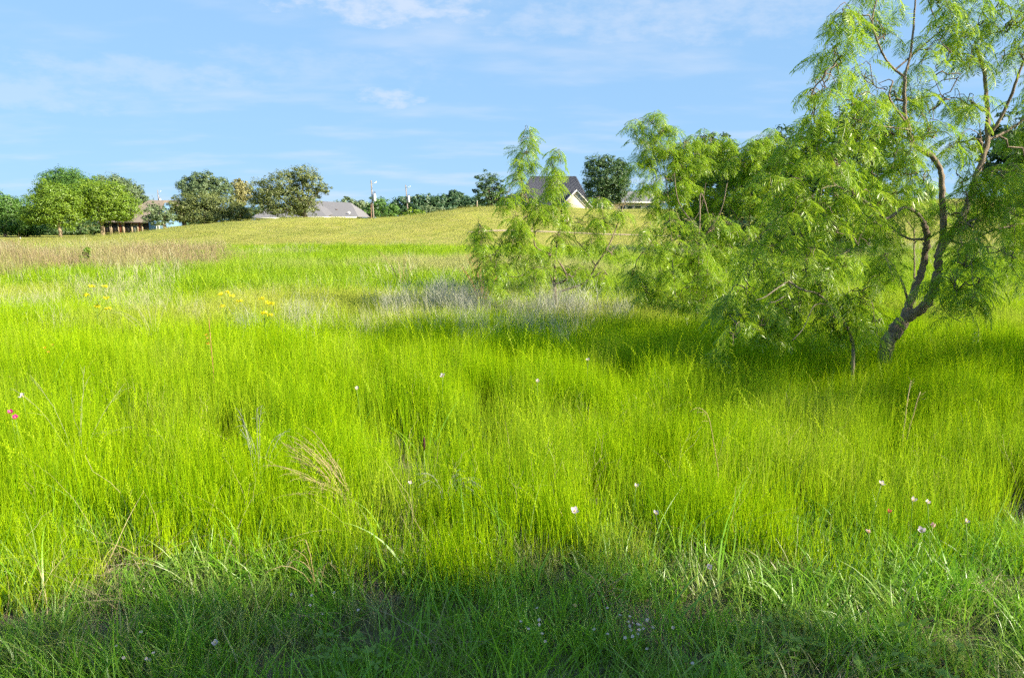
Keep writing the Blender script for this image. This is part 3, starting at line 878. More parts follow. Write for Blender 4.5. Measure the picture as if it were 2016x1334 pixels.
def long_house():
    Y = 118.0
    x0 = pix(1206, 405, Y).x; x1 = pix(1304, 405, Y).x; z0 = gz1((x0 + x1) / 2, Y) - .2
    h = thing('long_house', (x0, Y, z0), 'long low house with pale grey roof and cream walls behind the mesquites', 'house')
    pz = lambda v, dy=0: pix(1250, v, Y + dy).z - z0
    W = x1 - x0; D = 9; ze = max(2.2, pz(398))
    MB().box(.3, W - .3, .4, D, -.3, ze).build('wall', M_cream, h)
    m = MB(); e = .4; A, B, C_, D_ = (-e, -e, ze), (W + e, -e, ze), (W + e, D + e, ze), (-e, D + e, ze); zr = pz(377, 4.5); R1, R2 = (3.0, 4.5, zr), (W - 1.6, 4.5, zr)
    m.poly([A, B, R2, R1]); m.poly([B, C_, R2]); m.poly([C_, D_, R1, R2]); m.poly([D_, A, R1]); m.poly([A, D_, C_, B]); r = m.build('roof', M_roof_grey, h)
    MB().box(-e, W + e, -e - .06, -e, ze - .15, ze + .03).build('eave_board', M_white, r)
    for a in (0.14, .30, .46, .70, .86):
        w = MB().box(W * a, W * a + .9, .3, .42, .8, min(2.0, ze - .3)).build('window', M_glass, h)
        MB().box(W * a - .1, W * a, .26, .44, .7, min(2.1, ze - .2)).box(W * a + .9, W * a + 1.0, .26, .44, .7, min(2.1, ze - .2)).split('frame', M_white, w)


def utility_pole(u, vt, vb, Y, lean, label, second=False, arm=0):
    b = pix(u, vb, Y); t = pix(u, vt, Y)
    z0 = min(gz1(b.x, Y), b.z)
    H = t.z - z0
    p = thing('utility_pole', (b.x, Y, z0), label, 'utility pole', 'utility poles behind the slope')
    MB().tube([(0, 0, -.3), (-lean * .5, 0, H * .5), (-lean, 0, H)], [.15, .12, .08], 10).build('pole', M_pole, p, True)
    k = (H - 1.6) / H; cx = -lean * k
    m = MB().tube([(cx + .42, -.15, H - 3.1), (cx + .42, -.15, H - 3.0), (cx + .42, -.15, H - 2.0), (cx + .42, -.15, H - 1.9)], [.17, .22, .22, .15], 12).build('transformer', M_steel, p, True)
    MB().tube([(cx + .34, -.15, H - 1.9), (cx + .34, -.15, H - 1.6)], [.05, .03], 6).tube([(cx + .50, -.15, H - 1.9), (cx + .50, -.15, H - 1.6)], [.05, .03], 6).build('bushing', M_fascia, m)
    MB().box(cx, cx + .25, -.2, -.1, H - 2.7, H - 2.6).build('bracket', M_steel, p)
    MB().tube([(cx - .02, 0, H - .5), (cx + .7, 0, H - .35)], .035, 5).build('top_arm', M_steel, p)
    MB().tube([(cx + .68, 0, H - .36), (cx + .68, 0, H - .12)], [.06, .04], 6).build('insulator', M_white, p)
    if arm:
        MB().tube([(cx, 0, H - 2.4), (cx - 1.0, 0, H - 2.35)], .04, 5).build('side_arm', M_steel, p)
    if second:
        q = thing('brace_pole', (b.x - .55, Y + .4, z0), 'thin dark reddish pole standing close against the nearer utility pole', 'pole')
        MB().tube([(0, 0, -.2), (.02, 0, H * .28), (.03, 0, H * .62)], [.10, .09, .06], 8).build('shaft', M_polered, q, True)
        MB().tube([(0, 0, 0.2), (0.005, 0, 2.7)], [.125, .115], 8).build('guard', plain('orange_guard', (0.5, 0.25, 0.09)), q, True)
    return p


def posts():
    Y = 96.0
    b = pix(41, 477, Y); z = gz1(b.x, Y); H = pix(41, 467, Y).z - z
    p = thing('marker_post', (b.x, Y, z), 'short white marker post on the mown grass at far left', 'post')
    MB().tube([(0, 0, -.2), (0, 0, H - .1), (0, 0, H)], [.07, .07, .04], 8).build('shaft', M_white, p, True)
    MB().tube([(0, 0, H * .8), (0, 0, H * .88)], .076, 8).build('band', M_fascia, p)
    Y = 82.0
    b = pix(939, 408, Y); z = gz1(b.x, Y); H = pix(939, 396, Y).z - z
    p = thing('crest_post', (b.x, Y, z), 'pale wooden post standing on the crest beside the round tree', 'post')
    MB().tube([(0, 0, -.3), (0.02, 0, H)], [.06, .05], 7).build('shaft', M_post, p, True)
    MB().tube([(0.02, 0, H - .03), (0.02, 0, H + .05)], [.07, .05], 7).build('cap', M_white, p)


brown_house(); grey_house(); white_house(); long_house(); posts()
utility_pole(737, 355, 432, 112.0, 0.32, 'tall weathered utility pole with white transformer standing in the dip', True)
utility_pole(806, 364, 424, 135.0, 0.55, 'leaning thin utility pole with transformer in front of the distant woods', False, 1)
utility_pole(316, 374, 420, 175.0, 0.30, 'utility pole with white transformer peeking over the brown roof')

# ------------------------------------------------------------------ trees
M_bark = plain('dark_bark', (0.085, 0.065, 0.05), (0.14, 0.11, 0.085), 9.0, 0.95, 0.6, (1, 1, 0.3))
M_bark_light = plain('pale_bark', (0.34, 0.26, 0.17), (0.25, 0.19, 0.12), 6.0, 0.95, 0.5, (1, 1, 0.3))
M_bark_mesq = plain('mesquite_bark', (0.115, 0.088, 0.064), (0.27, 0.21, 0.15), 22.0, 0.95, 1.0, (1, 1, 0.25))
M_bark_dry = plain('dead_branch_bark', (0.27, 0.22, 0.165), (0.15, 0.12, 0.09), 16.0, 0.95, 0.6, (1, 1, 0.3))

LEAF = {
    'bright': leafy('leaf_bright', (0.10, 0.20, 0.012), (0.25, 0.36, 0.018), None, 0.35),
    'mid': leafy('leaf_mid', (0.058, 0.152, 0.023), (0.123, 0.239, 0.032), None, 0.3),
    'olive': leafy('leaf_olive', (0.094, 0.133, 0.035), (0.196, 0.225, 0.061), None, 0.28),
    'dark': leafy('leaf_dark', (0.038, 0.090, 0.023), (0.087, 0.152, 0.035), None, 0.25),
    'blue': leafy('leaf_far_haze', (0.043, 0.104, 0.043), (0.087, 0.162, 0.061), None, 0.25),  # bluish haze of distance is put into this leaf colour
    'yellow': leafy('leaf_yellowish', (0.232, 0.232, 0.072), (0.377, 0.334, 0.131), None, 0.3),
    'grey': leafy('leaf_greyish', (0.102, 0.167, 0.065), (0.189, 0.246, 0.102), None, 0.3),
}


def leaf_cloud(blobs, size, dens, g, clump=0.32):
    """leaf faces gathered in clumps over the shells of ellipsoid blobs (centre, radii)"""
    Vs, Rs = [], []
    for c, r in blobs:
        c = np.asarray(c, float); r = np.asarray(r, float)
        area = r[0] * r[2] * np.pi
        nc = max(10, int(area * dens[0]))
        d = g.normal(size=(nc, 3)); d /= np.linalg.norm(d, axis=1)[:, None]
        cc = c + d * r * np.where(g.uniform(0, 1, nc) < .2, g.uniform(1.0, 1.22, nc), g.uniform(0.4, 1.0, nc) ** 0.6)[:, None]
        cr = clump * r.mean() * g.uniform(0.4, 1.3, nc)
        nl = dens[1]
        q = g.normal(size=(nc, nl, 3)); q /= np.linalg.norm(q, axis=2)[..., None]
        rad = g.uniform(0.25, 1.0, (nc, nl)) ** 0.5
        P = cc[:, None, :] + q * (cr[:, None] * rad)[..., None] * np.array([1.15, 1.15, 0.75])
        nrm = q * 0.8 + d[:, None, :] * 0.5 + np.array([0, 0, .35]) + g.normal(0, .28, q.shape)
        nrm /= np.linalg.norm(nrm, axis=2)[..., None]
        P = P.reshape(-1, 3); nrm = nrm.reshape(-1, 3); n = len(P)
        t = np.cross(nrm, g.normal(size=(n, 3))); t /= np.linalg.norm(t, axis=1)[:, None] + 1e-9
        b = np.cross(nrm, t); s = size * g.uniform(0.6, 1.35, n)[:, None]
        V = np.stack([P - t * s * .6, P + b * s * .36, P + t * s * .6, P - b * s * .36], 1)
        Vs.append(V.reshape(-1, 3)); Rs.append(np.repeat(np.clip(np.repeat(g.uniform(0, 1, nc), nl) * .75 + g.uniform(0, .25, n), 0, 1), 4))
    V = np.concatenate(Vs); n = len(V) // 4
    return V, np.arange(n * 4).reshape(n, 4), np.concatenate(Rs)


def tree(label, Y, base_u, blobs, leaf='mid', bark=None, trunk_w=0.32, seed=0, dens=(7.0, 42), size=None, group=None, kind='tree', name='broadleaf_tree', fork=0.45, trunks=1):
    """a tree standing at forward distance Y; blobs are crown masses as (u, v, ru, rv[, dY]) in photograph pixels"""
    g = np.random.default_rng(500 + seed)
    x0 = pix(base_u, 440, Y).x; z0 = gz1(x0, Y)
    root = thing(name, (x0, Y, z0), label, kind, group)
    k = Y / F_PX
    B = []
    for bl in blobs:
        u, v, ru, rv = bl[:4]; dy = (bl[4] if len(bl) > 4 else 0)
        c = pix(u, v, Y + dy); B.append((np.array([c.x - x0, dy, c.z - z0]), np.array([ru * k, (ru + rv) * .5 * k, rv * k])))
    V, F, R = leaf_cloud(B, size or max(0.13, 0.0016 * Y), dens, g)
    crown = obj('crown', mesh_from('crown', V, [F], LEAF[leaf], {'r': R}), root)
    crown['kind'] = 'stuff'
    cz = min(b[0][2] - b[1][2] for b in B); zt = max(b[0][2] for b in B)
    cx = float(np.mean([b[0][0] for b in B]))
    zf = max(cz + (zt - cz) * 0.15, 0.8) * 1.0
    bark = bark or M_bark
    m = MB()
    P = np.array([(0, 0, -.3), (0.03, 0, zf * .3), (cx * .12 + g.normal(0, .1), 0, zf * .7), (cx * .3, 0, zf), (cx * .7, 0, zf + (zt - zf) * .6)])
    m.tube(P, [trunk_w * 1.15, trunk_w, trunk_w * .85, trunk_w * .7, trunk_w * .3], 9)
    tr = m.build('trunk', bark, root, True)
    for c, r in B:
        s = P[2] + (P[3] - P[2]) * g.uniform(0, 1); e = c + np.array([0, 0, r[2] * .1]); mid = (s + e) / 2 + np.array([g.normal(0, .15), g.normal(0, .15), (e[2] - s[2]) * .15])
        t = np.linspace(0, 1, 6)[:, None]; Q = s * (1 - t) ** 2 + 2 * mid * t * (1 - t) + e * t ** 2
        MB().tube(Q, np.linspace(trunk_w * .5, trunk_w * .12, 6), 6).build('limb', bark, tr, True)
    return root


def woods(label, Y, blobs, leaf, seed, name='distant_woods'):
    g = np.random.default_rng(900 + seed); k = Y / F_PX; B = []
    for bl in blobs:
        u, v, ru, rv = bl[:4]; dy = bl[4] if len(bl) > 4 else 0
        c = pix(u, v, Y + dy); B.append((np.array([c.x, Y + dy, c.z]), np.array([ru, (ru + rv) * .5, rv]) * k))
    V, F, R = leaf_cloud(B, 0.0022 * Y, (1.6, 22), g)
    o = obj(name, mesh_from(name, V, [F], LEAF[leaf], {'r': R}))
    tag(o, label, 'woods', None, 'stuff')


def background_trees():
    G = 'trees round the houses'
    # left edge
    tree('dark green tree at the left edge of the picture', 128, 8, [(0, 400, 26, 26), (20, 420, 26, 26), (-30, 420, 40, 40), (5, 440, 40, 18)], 'mid', seed=1, group=G)
    tree('bushy tree between the left edge and the bright tree', 132, 48, [(45, 412, 22, 26), (30, 440, 26, 20), (62, 440, 26, 20), (50, 452, 40, 12)], 'mid', seed=2, group=G)
    tree('tallest dark green tree behind the two bright ones', 150, 158, [(122, 358, 36, 26, 2), (150, 372, 36, 30), (100, 380, 24, 26), (185, 388, 26, 26), (150, 405, 36, 24)], 'mid', trunk_w=.5, seed=3, group=G)
    tree('bright green tree with pale forked trunk on the mown grass', 122, 117, [(95, 382, 32, 24), (125, 398, 36, 30), (84, 415, 34, 26), (128, 428, 30, 20), (60, 425, 24, 18), (104, 402, 34, 34)], 'bright', M_bark_light, .28, 4, group=G)
    tree('bright rounded green tree touching the brown roof', 126, 200, [(180, 380, 34, 28), (215, 388, 36, 30), (245, 410, 28, 24), (195, 415, 36, 22), (232, 425, 26, 14), (165, 400, 24, 24)], 'bright', M_bark_light, .30, 5, group=G)
    tree('greyish green tree rising behind the rounded bright tree', 165, 232, [(215, 365, 34, 18), (245, 378, 28, 24), (265, 392, 24, 20), (240, 400, 36, 24)], 'grey', seed=6, group=G)
    hb = tree('dark shrubs filling the gap behind the left trunks', 150, 60, [(20, 455, 40, 14), (75, 452, 30, 14), (120, 455, 40, 12), (165, 452, 30, 12), (190, 450, 16, 10)], 'dark', seed=7, name='shrub_row', kind='shrub', trunk_w=.1)
    # twisted pale trunk before the brown house
    tw = tree('small tree with bare pale twisted trunk before the brown house', 112, 325, [(300, 412, 16, 12), (318, 420, 20, 14), (296, 428, 16, 10), (338, 432, 10, 10), (312, 436, 18, 8)], 'grey', M_bark_light, .05, 8, (9, 34), group=G)
    x0, z0 = tw.location.x, tw.location.z
    q = lambda u, v: tuple(pix(u, v, 112) - Vector((x0, 112, z0)))
    MB().tube([(0, 0, -.3), q(325.5, 450), q(323, 440), q(323.5, 430), q(327, 426), q(332.5, 424)], [.30, .26, .22, .2, .16, .08], 8).build('twisted_trunk', M_bark_light, tw, True)
    MB().tube([q(324, 431), q(325, 424), q(325, 415)], [.16, .18, .05], 8).build('snag', M_bark_light, tw, True)
    # middle
    tree('wide olive oak spreading right of the brown house', 124, 410, [(362, 400, 28, 18), (400, 396, 36, 18), (440, 405, 36, 20), (472, 416, 24, 16), (356, 420, 26, 16), (400, 422, 40, 18), (440, 430, 40, 12), (482, 428, 16, 12)], 'olive', trunk_w=.5, seed=9, dens=(7, 44), group=G)
    tree('spiky-topped green tree rising behind the wide olive oak', 150, 402, [(372, 366, 20, 18), (392, 356, 16, 16), (410, 358, 14, 18), (432, 364, 18, 16), (448, 374, 12, 12), (400, 376, 40, 14)], 'grey', seed=10, group=G)
    tree('small yellowish tree between the olive oak and the tall oak', 165, 474, [(472, 365, 13, 13), (478, 380, 18, 16), (468, 395, 16, 16)], 'yellow', seed=11, trunk_w=.2, group=G)
    tree('tall spreading oak in front of the grey roof', 118, 606, [(520, 375, 30, 24), (555, 360, 34, 22), (593, 345, 24, 20), (615, 360, 24, 24), (636, 372, 15, 10), (550, 392, 44, 22), (595, 388, 34, 24), (515, 402, 26, 20), (560, 412, 40, 14), (600, 408, 22, 16)], 'olive', M_bark, .45, 12, (6.0, 40), group=G)
    tree('light green tree right of the grey roof', 168, 690, [(684, 402, 18, 14), (708, 408, 16, 14), (695, 418, 28, 10)], 'grey', seed=13, trunk_w=.25, group=G)
    tree('rounded green tree just behind the tall utility pole', 140, 752, [(745, 402, 18, 14), (732, 416, 18, 12), (768, 416, 20, 14), (752, 422, 30, 8)], 'mid', seed=14, trunk_w=.25, group=G)
    tree('low bright bush on the crest right of the leaning pole', 108, 815, [(812, 418, 16, 8), (826, 420, 12, 7), (800, 422, 10, 5)], 'bright', seed=15, trunk_w=.1, name='bush', kind='bush', dens=(14, 22))
    tree('dull green bush in front of the distant woods', 125, 852, [(845, 412, 16, 9), (866, 416, 18, 8), (838, 420, 14, 6)], 'grey', seed=16, trunk_w=.1, name='bush', kind='bush', dens=(10, 22))
    woods('dark bluish wooded ridge far beyond the slope', 330, [(790, 402, 22, 14), (815, 397, 22, 14), (840, 396, 24, 12), (868, 396, 26, 12), (895, 397, 26, 11), (925, 398, 26, 12), (960, 400, 30, 12), (1000, 400, 30, 14), (820, 412, 40, 12), (880, 412, 40, 12), (940, 412, 40, 12),
                                                                         (780, 415, 20, 12), (1240, 392, 30, 12), (1290, 385, 40, 12), (700, 412, 60, 10), (640, 414, 50, 10), (560, 420, 60, 10), (480, 420, 60, 10)], 'blue', 1)
    woods('haze-tinted green wood behind the houses on the left', 300, [(-80, 430, 80, 22), (20, 430, 60, 20), (110, 432, 60, 20), (200, 425, 60, 20), (290, 425, 60, 18), (370, 425, 60, 18), (-200, 430, 90, 26)], 'blue', 2, 'far_wood')
    tree('lone dark tree sticking up from the wooded ridge', 330, 900, [(893, 383, 9, 7), (905, 386, 8, 6), (899, 392, 14, 8)], 'blue', seed=17, trunk_w=.3, group=G)
    tree('rounded dark tree on the crest left of the small mesquite', 92, 965, [(955, 352, 18, 14), (945, 372, 18, 16), (970, 368, 22, 20), (960, 388, 28, 16), (985, 385, 16, 16)], 'dark', seed=18, group=G, dens=(9, 40))
    tree('dense dark live oak standing behind the cream gables', 104, 1196, [(1172, 330, 22, 20), (1198, 322, 22, 16), (1222, 335, 18, 22), (1195, 350, 38, 26), (1175, 365, 26, 22), (1215, 368, 28, 22), (1195, 385, 36, 16)], 'dark', trunk_w=.4, seed=19, dens=(10, 44), group=G)
    # dark evergreens behind the mesquite thicket
    T = 'evergreens behind the mesquite thicket'
    tree('dark evergreen standing behind the left part of the thicket', 36, 1375, [(1370, 330, 44, 40), (1400, 300, 40, 34), (1350, 380, 44, 40), (1400, 370, 50, 44), (1440, 330, 44, 40), (1350, 440, 44, 30), (1410, 440, 50, 34), (1380, 475, 60, 22)], 'dark', seed=20, dens=(26, 24), size=.13, group=T, trunk_w=.18, name='evergreen_tree')
    tree('dark evergreen behind the middle of the thicket', 34, 1500, [(1490, 330, 50, 44), (1540, 300, 46, 40), (1520, 370, 56, 44), (1460, 375, 40, 40), (1580, 345, 44, 50), (1470, 440, 50, 34), (1540, 440, 56, 36), (1510, 475, 70, 24)], 'dark', seed=21, dens=(26, 24), size=.13, group=T, trunk_w=.18, name='evergreen_tree')
    tree('tall dark evergreen showing through the large mesquite crown', 30, 1650, [(1640, 270, 56, 44), (1690, 260, 50, 50), (1610, 320, 56, 50), (1670, 330, 60, 56), (1640, 380, 64, 40), (1730, 310, 40, 50), (1610, 440, 56, 40), (1680, 440, 60, 40), (1640, 485, 70, 24)], 'dark', seed=22, dens=(30, 24), size=.12, group=T, trunk_w=.18, name='evergreen_tree')
    tree('dark broad tree at the right edge behind the bare branches', 26, 1985, [(1965, 290, 44, 44), (2010, 270, 46, 50), (1990, 340, 50, 30), (2050, 320, 50, 60), (2060, 400, 50, 60), (2070, 470, 50, 40)], 'dark', seed=23, dens=(36, 24), size=.11, group=T, trunk_w=.15, name='evergreen_tree')
    # shrub standing in the russet grass
    tree('small leafy shrub standing in the russet grass', 23, 172, [(170, 492, 8, 7), (178, 498, 6, 7), (164, 503, 6, 7), (172, 512, 8, 8)], 'bright', seed=24, trunk_w=.02, dens=(160, 14), size=.075, name='shrub', kind='shrub')


def added_shade_trees():
    """leafy trees at the photographer's back: their shade lies over the near grass"""
    kx, ky = SUN_FROM.x / math.tan(SUN_EL), SUN_FROM.y / math.tan(SUN_EL)
    z = 8.0  # added crowns sit high so the shade they cast is soft
    for nm, spots, sd in (('unseen leafy tree added behind the photographer to shade the near grass at centre', [(-.9, 2.2), (-.3, 2.3), (.3, 2.25), (.9, 2.0), (-.3, 1.5), (.5, 1.4)], 71),
                          ('unseen leafy tree added behind the photographer to shade the near grass at left', [(-2.3, 1.55), (-1.6, 2.0), (-1.1, 1.5), (-2.9, 1.2), (-1.9, 1.0)], 72)):
        g = np.random.default_rng(sd)
        P = [np.array([x + kx * z, y + .32 + ky * z, z + g.normal(0, .06)]) for x, y in spots]
        m = np.mean(P, axis=0); x0, y0 = m[0] + .3, m[1] - .2; z0 = gz1(x0, y0)
        root = thing('added_shade_tree', (x0, y0, z0), nm, 'tree', 'unseen shade trees added behind the photographer')
        org = np.array([x0, y0, z0])
        B = [(p - org, np.array([.56, .56, .42]) * g.uniform(.9, 1.1)) for p in P]
        V, F, R_ = leaf_cloud(B, .08, (48, 22), g)
        cr = obj('crown', mesh_from('crown', V, [F], LEAF['mid'], {'r': R_}), root); cr['kind'] = 'stuff'
        tr = MB().tube([(0, 0, -.2), (.05, 0, 2.5), (-.04, .08, 5.2), (0, 0, 7.8)], [.22, .17, .12, .05], 9).build('trunk', M_bark, root, True)
        for c, r in B:
            s = np.array([0, .03, 5.4]); t = np.linspace(0, 1, 6)[:, None]; mid = (s + c) / 2 + np.array([0, 0, .2])
            MB().tube(s * (1 - t) ** 2 + 2 * mid * t * (1 - t) + c * t * t, np.linspace(.06, .015, 6), 6).build('limb', M_bark, tr, True)


background_trees()
added_shade_trees()

# ------------------------------------------------------------------ mesquites
M_frond = leafy('mesquite_leaflet', (0.13, 0.29, 0.016), (0.44, 0.56, 0.03), None, 0.52, 0.4)


def frond_mesh(seed):
    """one mesquite leaf: a short stalk and two drooping pinnae with paired narrow leaflets"""
    g = np.random.default_rng(seed)
    Vs, Fs, Rs = [], [], []; off = 0
    def quad(a, b, c, d, r):
        nonlocal off
        Vs.append(np.array([a, b, c, d])); Fs.append([off, off + 1, off + 2, off + 3]); Rs.append(np.full(4, r)); off += 4
    stalk = np.array([0.035, 0, 0.004])
    quad(np.array([0, -.0012, 0]), np.array([0, .0012, 0]), stalk + [0, .001, 0], stalk - [0, .001, 0], .2)
    for s in (-1, 1):
        a = s * g.uniform(0.22, 0.5); L = g.uniform(0.10, 0.145); droop = g.uniform(0.25, 0.75); n = int(g.integers(11, 15))
        t = np.linspace(0, 1, n + 1)
        fw = np.array([math.cos(a), math.sin(a), 0]); sd = np.array([-math.sin(a), math.cos(a), 0])
        P = stalk + np.outer(L * (t - 0.18 * droop * t ** 2), fw); P[:, 2] -= L * droop * t ** 1.8
        for i in range(n):
            quad(P[i] - sd * .0008, P[i] + sd * .0008, P[i + 1] + sd * .0006, P[i + 1] - sd * .0006, .3)
            T = P[i + 1] - P[i]; T /= np.linalg.norm(T)
            for q in (-1, 1):
                l = g.uniform(0.034, 0.046) * (0.72 + 0.5 * math.sin(math.pi * min(1, (i + 1.5) / (n + 1)))); w = 0.0050
                d = sd * q * 0.86 + T * g.uniform(0.38, 0.62) + np.array([0, 0, g.uniform(-.38, -.02)]); d /= np.linalg.norm(d)
                e = np.cross(d, np.array([0, 0, 1.0]) + g.normal(0, .35, 3)); e /= np.linalg.norm(e) + 1e-9
                c = P[i + 1]
                quad(c, c + d * l * .5 + e * w * .5 - np.array([0, 0, .001]), c + d * l - np.array([0, 0, .004]), c + d * l * .5 - e * w * .5 - np.array([0, 0, .001]), g.uniform())
    return mesh_from('frond', np.concatenate(Vs), [np.array(Fs)], M_frond, {'r': np.concatenate(Rs)})


FROND_ME = [frond_mesh(3000 + i) for i in range(8)]
FROND = [variant('frond_shape', m) for m in FROND_ME]


def smooth_path(P, n, jit, g):
    """catmull-rom through the points, a little crooked"""
    P = [np.array(p, float) for p in P]
    P = [2 * P[0] - P[1]] + P + [2 * P[-1] - P[-2]]
    out = []
    for i in range(1, len(P) - 2):
        for t in np.linspace(0, 1, n, endpoint=False):
            a, b, c, d = P[i - 1], P[i], P[i + 1], P[i + 2]
            out.append(.5 * (2 * b + (c - a) * t + (2 * a - 5 * b + 4 * c - d) * t * t + (3 * b - a - 3 * c + d) * t ** 3))
    out.append(P[-2]); out = np.array(out)
    out[1:-1] += g.normal(0, jit, (len(out) - 2, 3))
    return out


def mesquite(label, Y, base, limbs, blobs, seed, group=None, twigs=13, leaves=11, parts=0, lift=0.0, fscale=1.0, trunkmat=None):
    """base: pixel column of the foot; limbs: lists of (u, v, dY) with radii at both ends; blobs: (u, v, ru, rv, dY) masses of foliage"""
    g = np.random.default_rng(seed)
    x0 = pix(base, 600, Y).x; z0 = gz1(x0, Y)
    root = thing('mesquite_tree', (x0, Y, z0), label, 'tree', group)
    org = np.array([x0, Y, z0])
    k = Y / F_PX
    nodes, nrad = [], []
    for i, (pts, r0, r1, *rest) in enumerate(limbs):
        P = [np.array(pix(u, v, Y + d)) - org for (u, v, d) in pts]
        r0, r1 = r0 * .66, r1 * .74
        if rest and rest[0] == 'ground':
            P = [np.array([P[0][0] - (P[1][0] - P[0][0]) * .6, P[0][1], -0.15])] + P
        Q = smooth_path(P, 6, r0 * 0.10, g)
        R = np.linspace(r0, r1, len(Q)) * (1 + g.normal(0, .06, len(Q)))
        if rest and rest[0] == 'ground': R[:4] *= np.linspace(1.25, 1.0, 4)
        nm = 'trunk' if rest and rest[0] == 'ground' else 'limb'
        mat = M_bark_dry if (len(rest) > 1 and rest[1] == 'dry') else M_bark_mesq
        MB().tube(Q, R, 9 if r0 > .03 else 6).build(nm, mat, root, True)
        for j in range(0 if nm == 'limb' else len(Q) // 2, len(Q), 2):
            nodes.append(Q[j]); nrad.append(R[j])
    B = [(np.array(pix(u, v, Y + d)) - org, np.array([ru * k, max(.22, (ru + rv) * .5 * k * .9), rv * k])) for (u, v, ru, rv, d, *_) in blobs]
    DF = [(q[5] if len(q) > 5 else 1.0) for q in blobs]
    tw = MB(); LP, LD = [], []
    todo = list(range(len(B)))
    while todo:
        N_ = np.array(nodes)
        best = min(todo, key=lambda i: np.min(np.linalg.norm(N_ - B[i][0], axis=1)))
        todo.remove(best); c, r = B[best]
        d = np.linalg.norm(N_ - c, axis=1) + 0.35 * np.maximum(0, N_[:, 2] - c[2])
        j = int(np.argmin(d)); s = N_[j]
        mid = (s + c) / 2 + np.array([0, 0, .12 * np.linalg.norm(c - s)]) + g.normal(0, .06, 3)
        Q = smooth_path([s, mid, c, c + (c - mid) * .35 + np.array([0, 0, -.03])], 4, .018, g)
        rr = min(nrad[j] * .75, .014)
        tw.tube(Q, np.linspace(rr, .004, len(Q)), 5)
        for q in range(2, len(Q), 2): nodes.append(Q[q]); nrad.append(.008)
        area = r[0] * r[2]
        nt = max(3, int(twigs * DF[best] * area / .075))
        for _ in range(nt):
            s2 = Q[g.integers(len(Q) // 3, len(Q))]
            dd = g.normal(size=3); dd /= np.linalg.norm(dd); e = c + dd * r * g.uniform(.3, 1.3) ** .5
            m2 = (s2 + e) / 2 + np.array([0, 0, .08]) + g.normal(0, .03, 3)
            T = smooth_path([s2, m2, e, e + (e - m2) * .3 + np.array([0, 0, -.05])], 3, .010, g)
            tw.tube(T, np.linspace(.0042, .0016, len(T)), 4, cap=False)
            seg = np.linalg.norm(np.diff(T, axis=0), axis=1).sum()
            nl = max(4, int(leaves * min(1.6, seg / .35)))
            for t in g.uniform(.3, 1.0, nl):
                f = t * (len(T) - 1); i0 = min(int(f), len(T) - 2); p = T[i0] + (T[i0 + 1] - T[i0]) * (f - i0)
                az = g.uniform(0, 2 * np.pi)
                LP.append(p); LD.append((g.normal(0, .25), g.uniform(-.1, .75), az))
    tb = tw.build('twigs', M_bark_mesq, root, True); tb['kind'] = 'stuff'
    LP = np.array(LP); LD = np.array(LD); sc = g.uniform(.75, 1.2, len(LP)) * fscale; ix = g.integers(0, len(FROND), len(LP))
    keep = np.ones(len(LP), bool)
    if parts:
        W = LP + org
        u = CU + F_PX * W[:, 0] / W[:, 1]; ok = (u > 10) & (u < 2006)
        order = np.argsort(W[:, 1] + np.where(ok, 0, 99) + g.uniform(0, .8, len(LP)))[:parts]
        keep[order] = False
        for i in order:
            o = bpy.data.objects.new('frond', FROND_ME[ix[i]]); COL.objects.link(o); o.parent = root
            o.location = LP[i]; o.rotation_euler = LD[i]; o.scale = (sc[i],) * 3
    f = scatter('foliage', LP[keep], LD[keep], np.repeat(sc[keep][:, None], 3, 1), ix[keep], np.zeros(keep.sum()), FROND, root)
    f['kind'] = 'stuff'
    return root


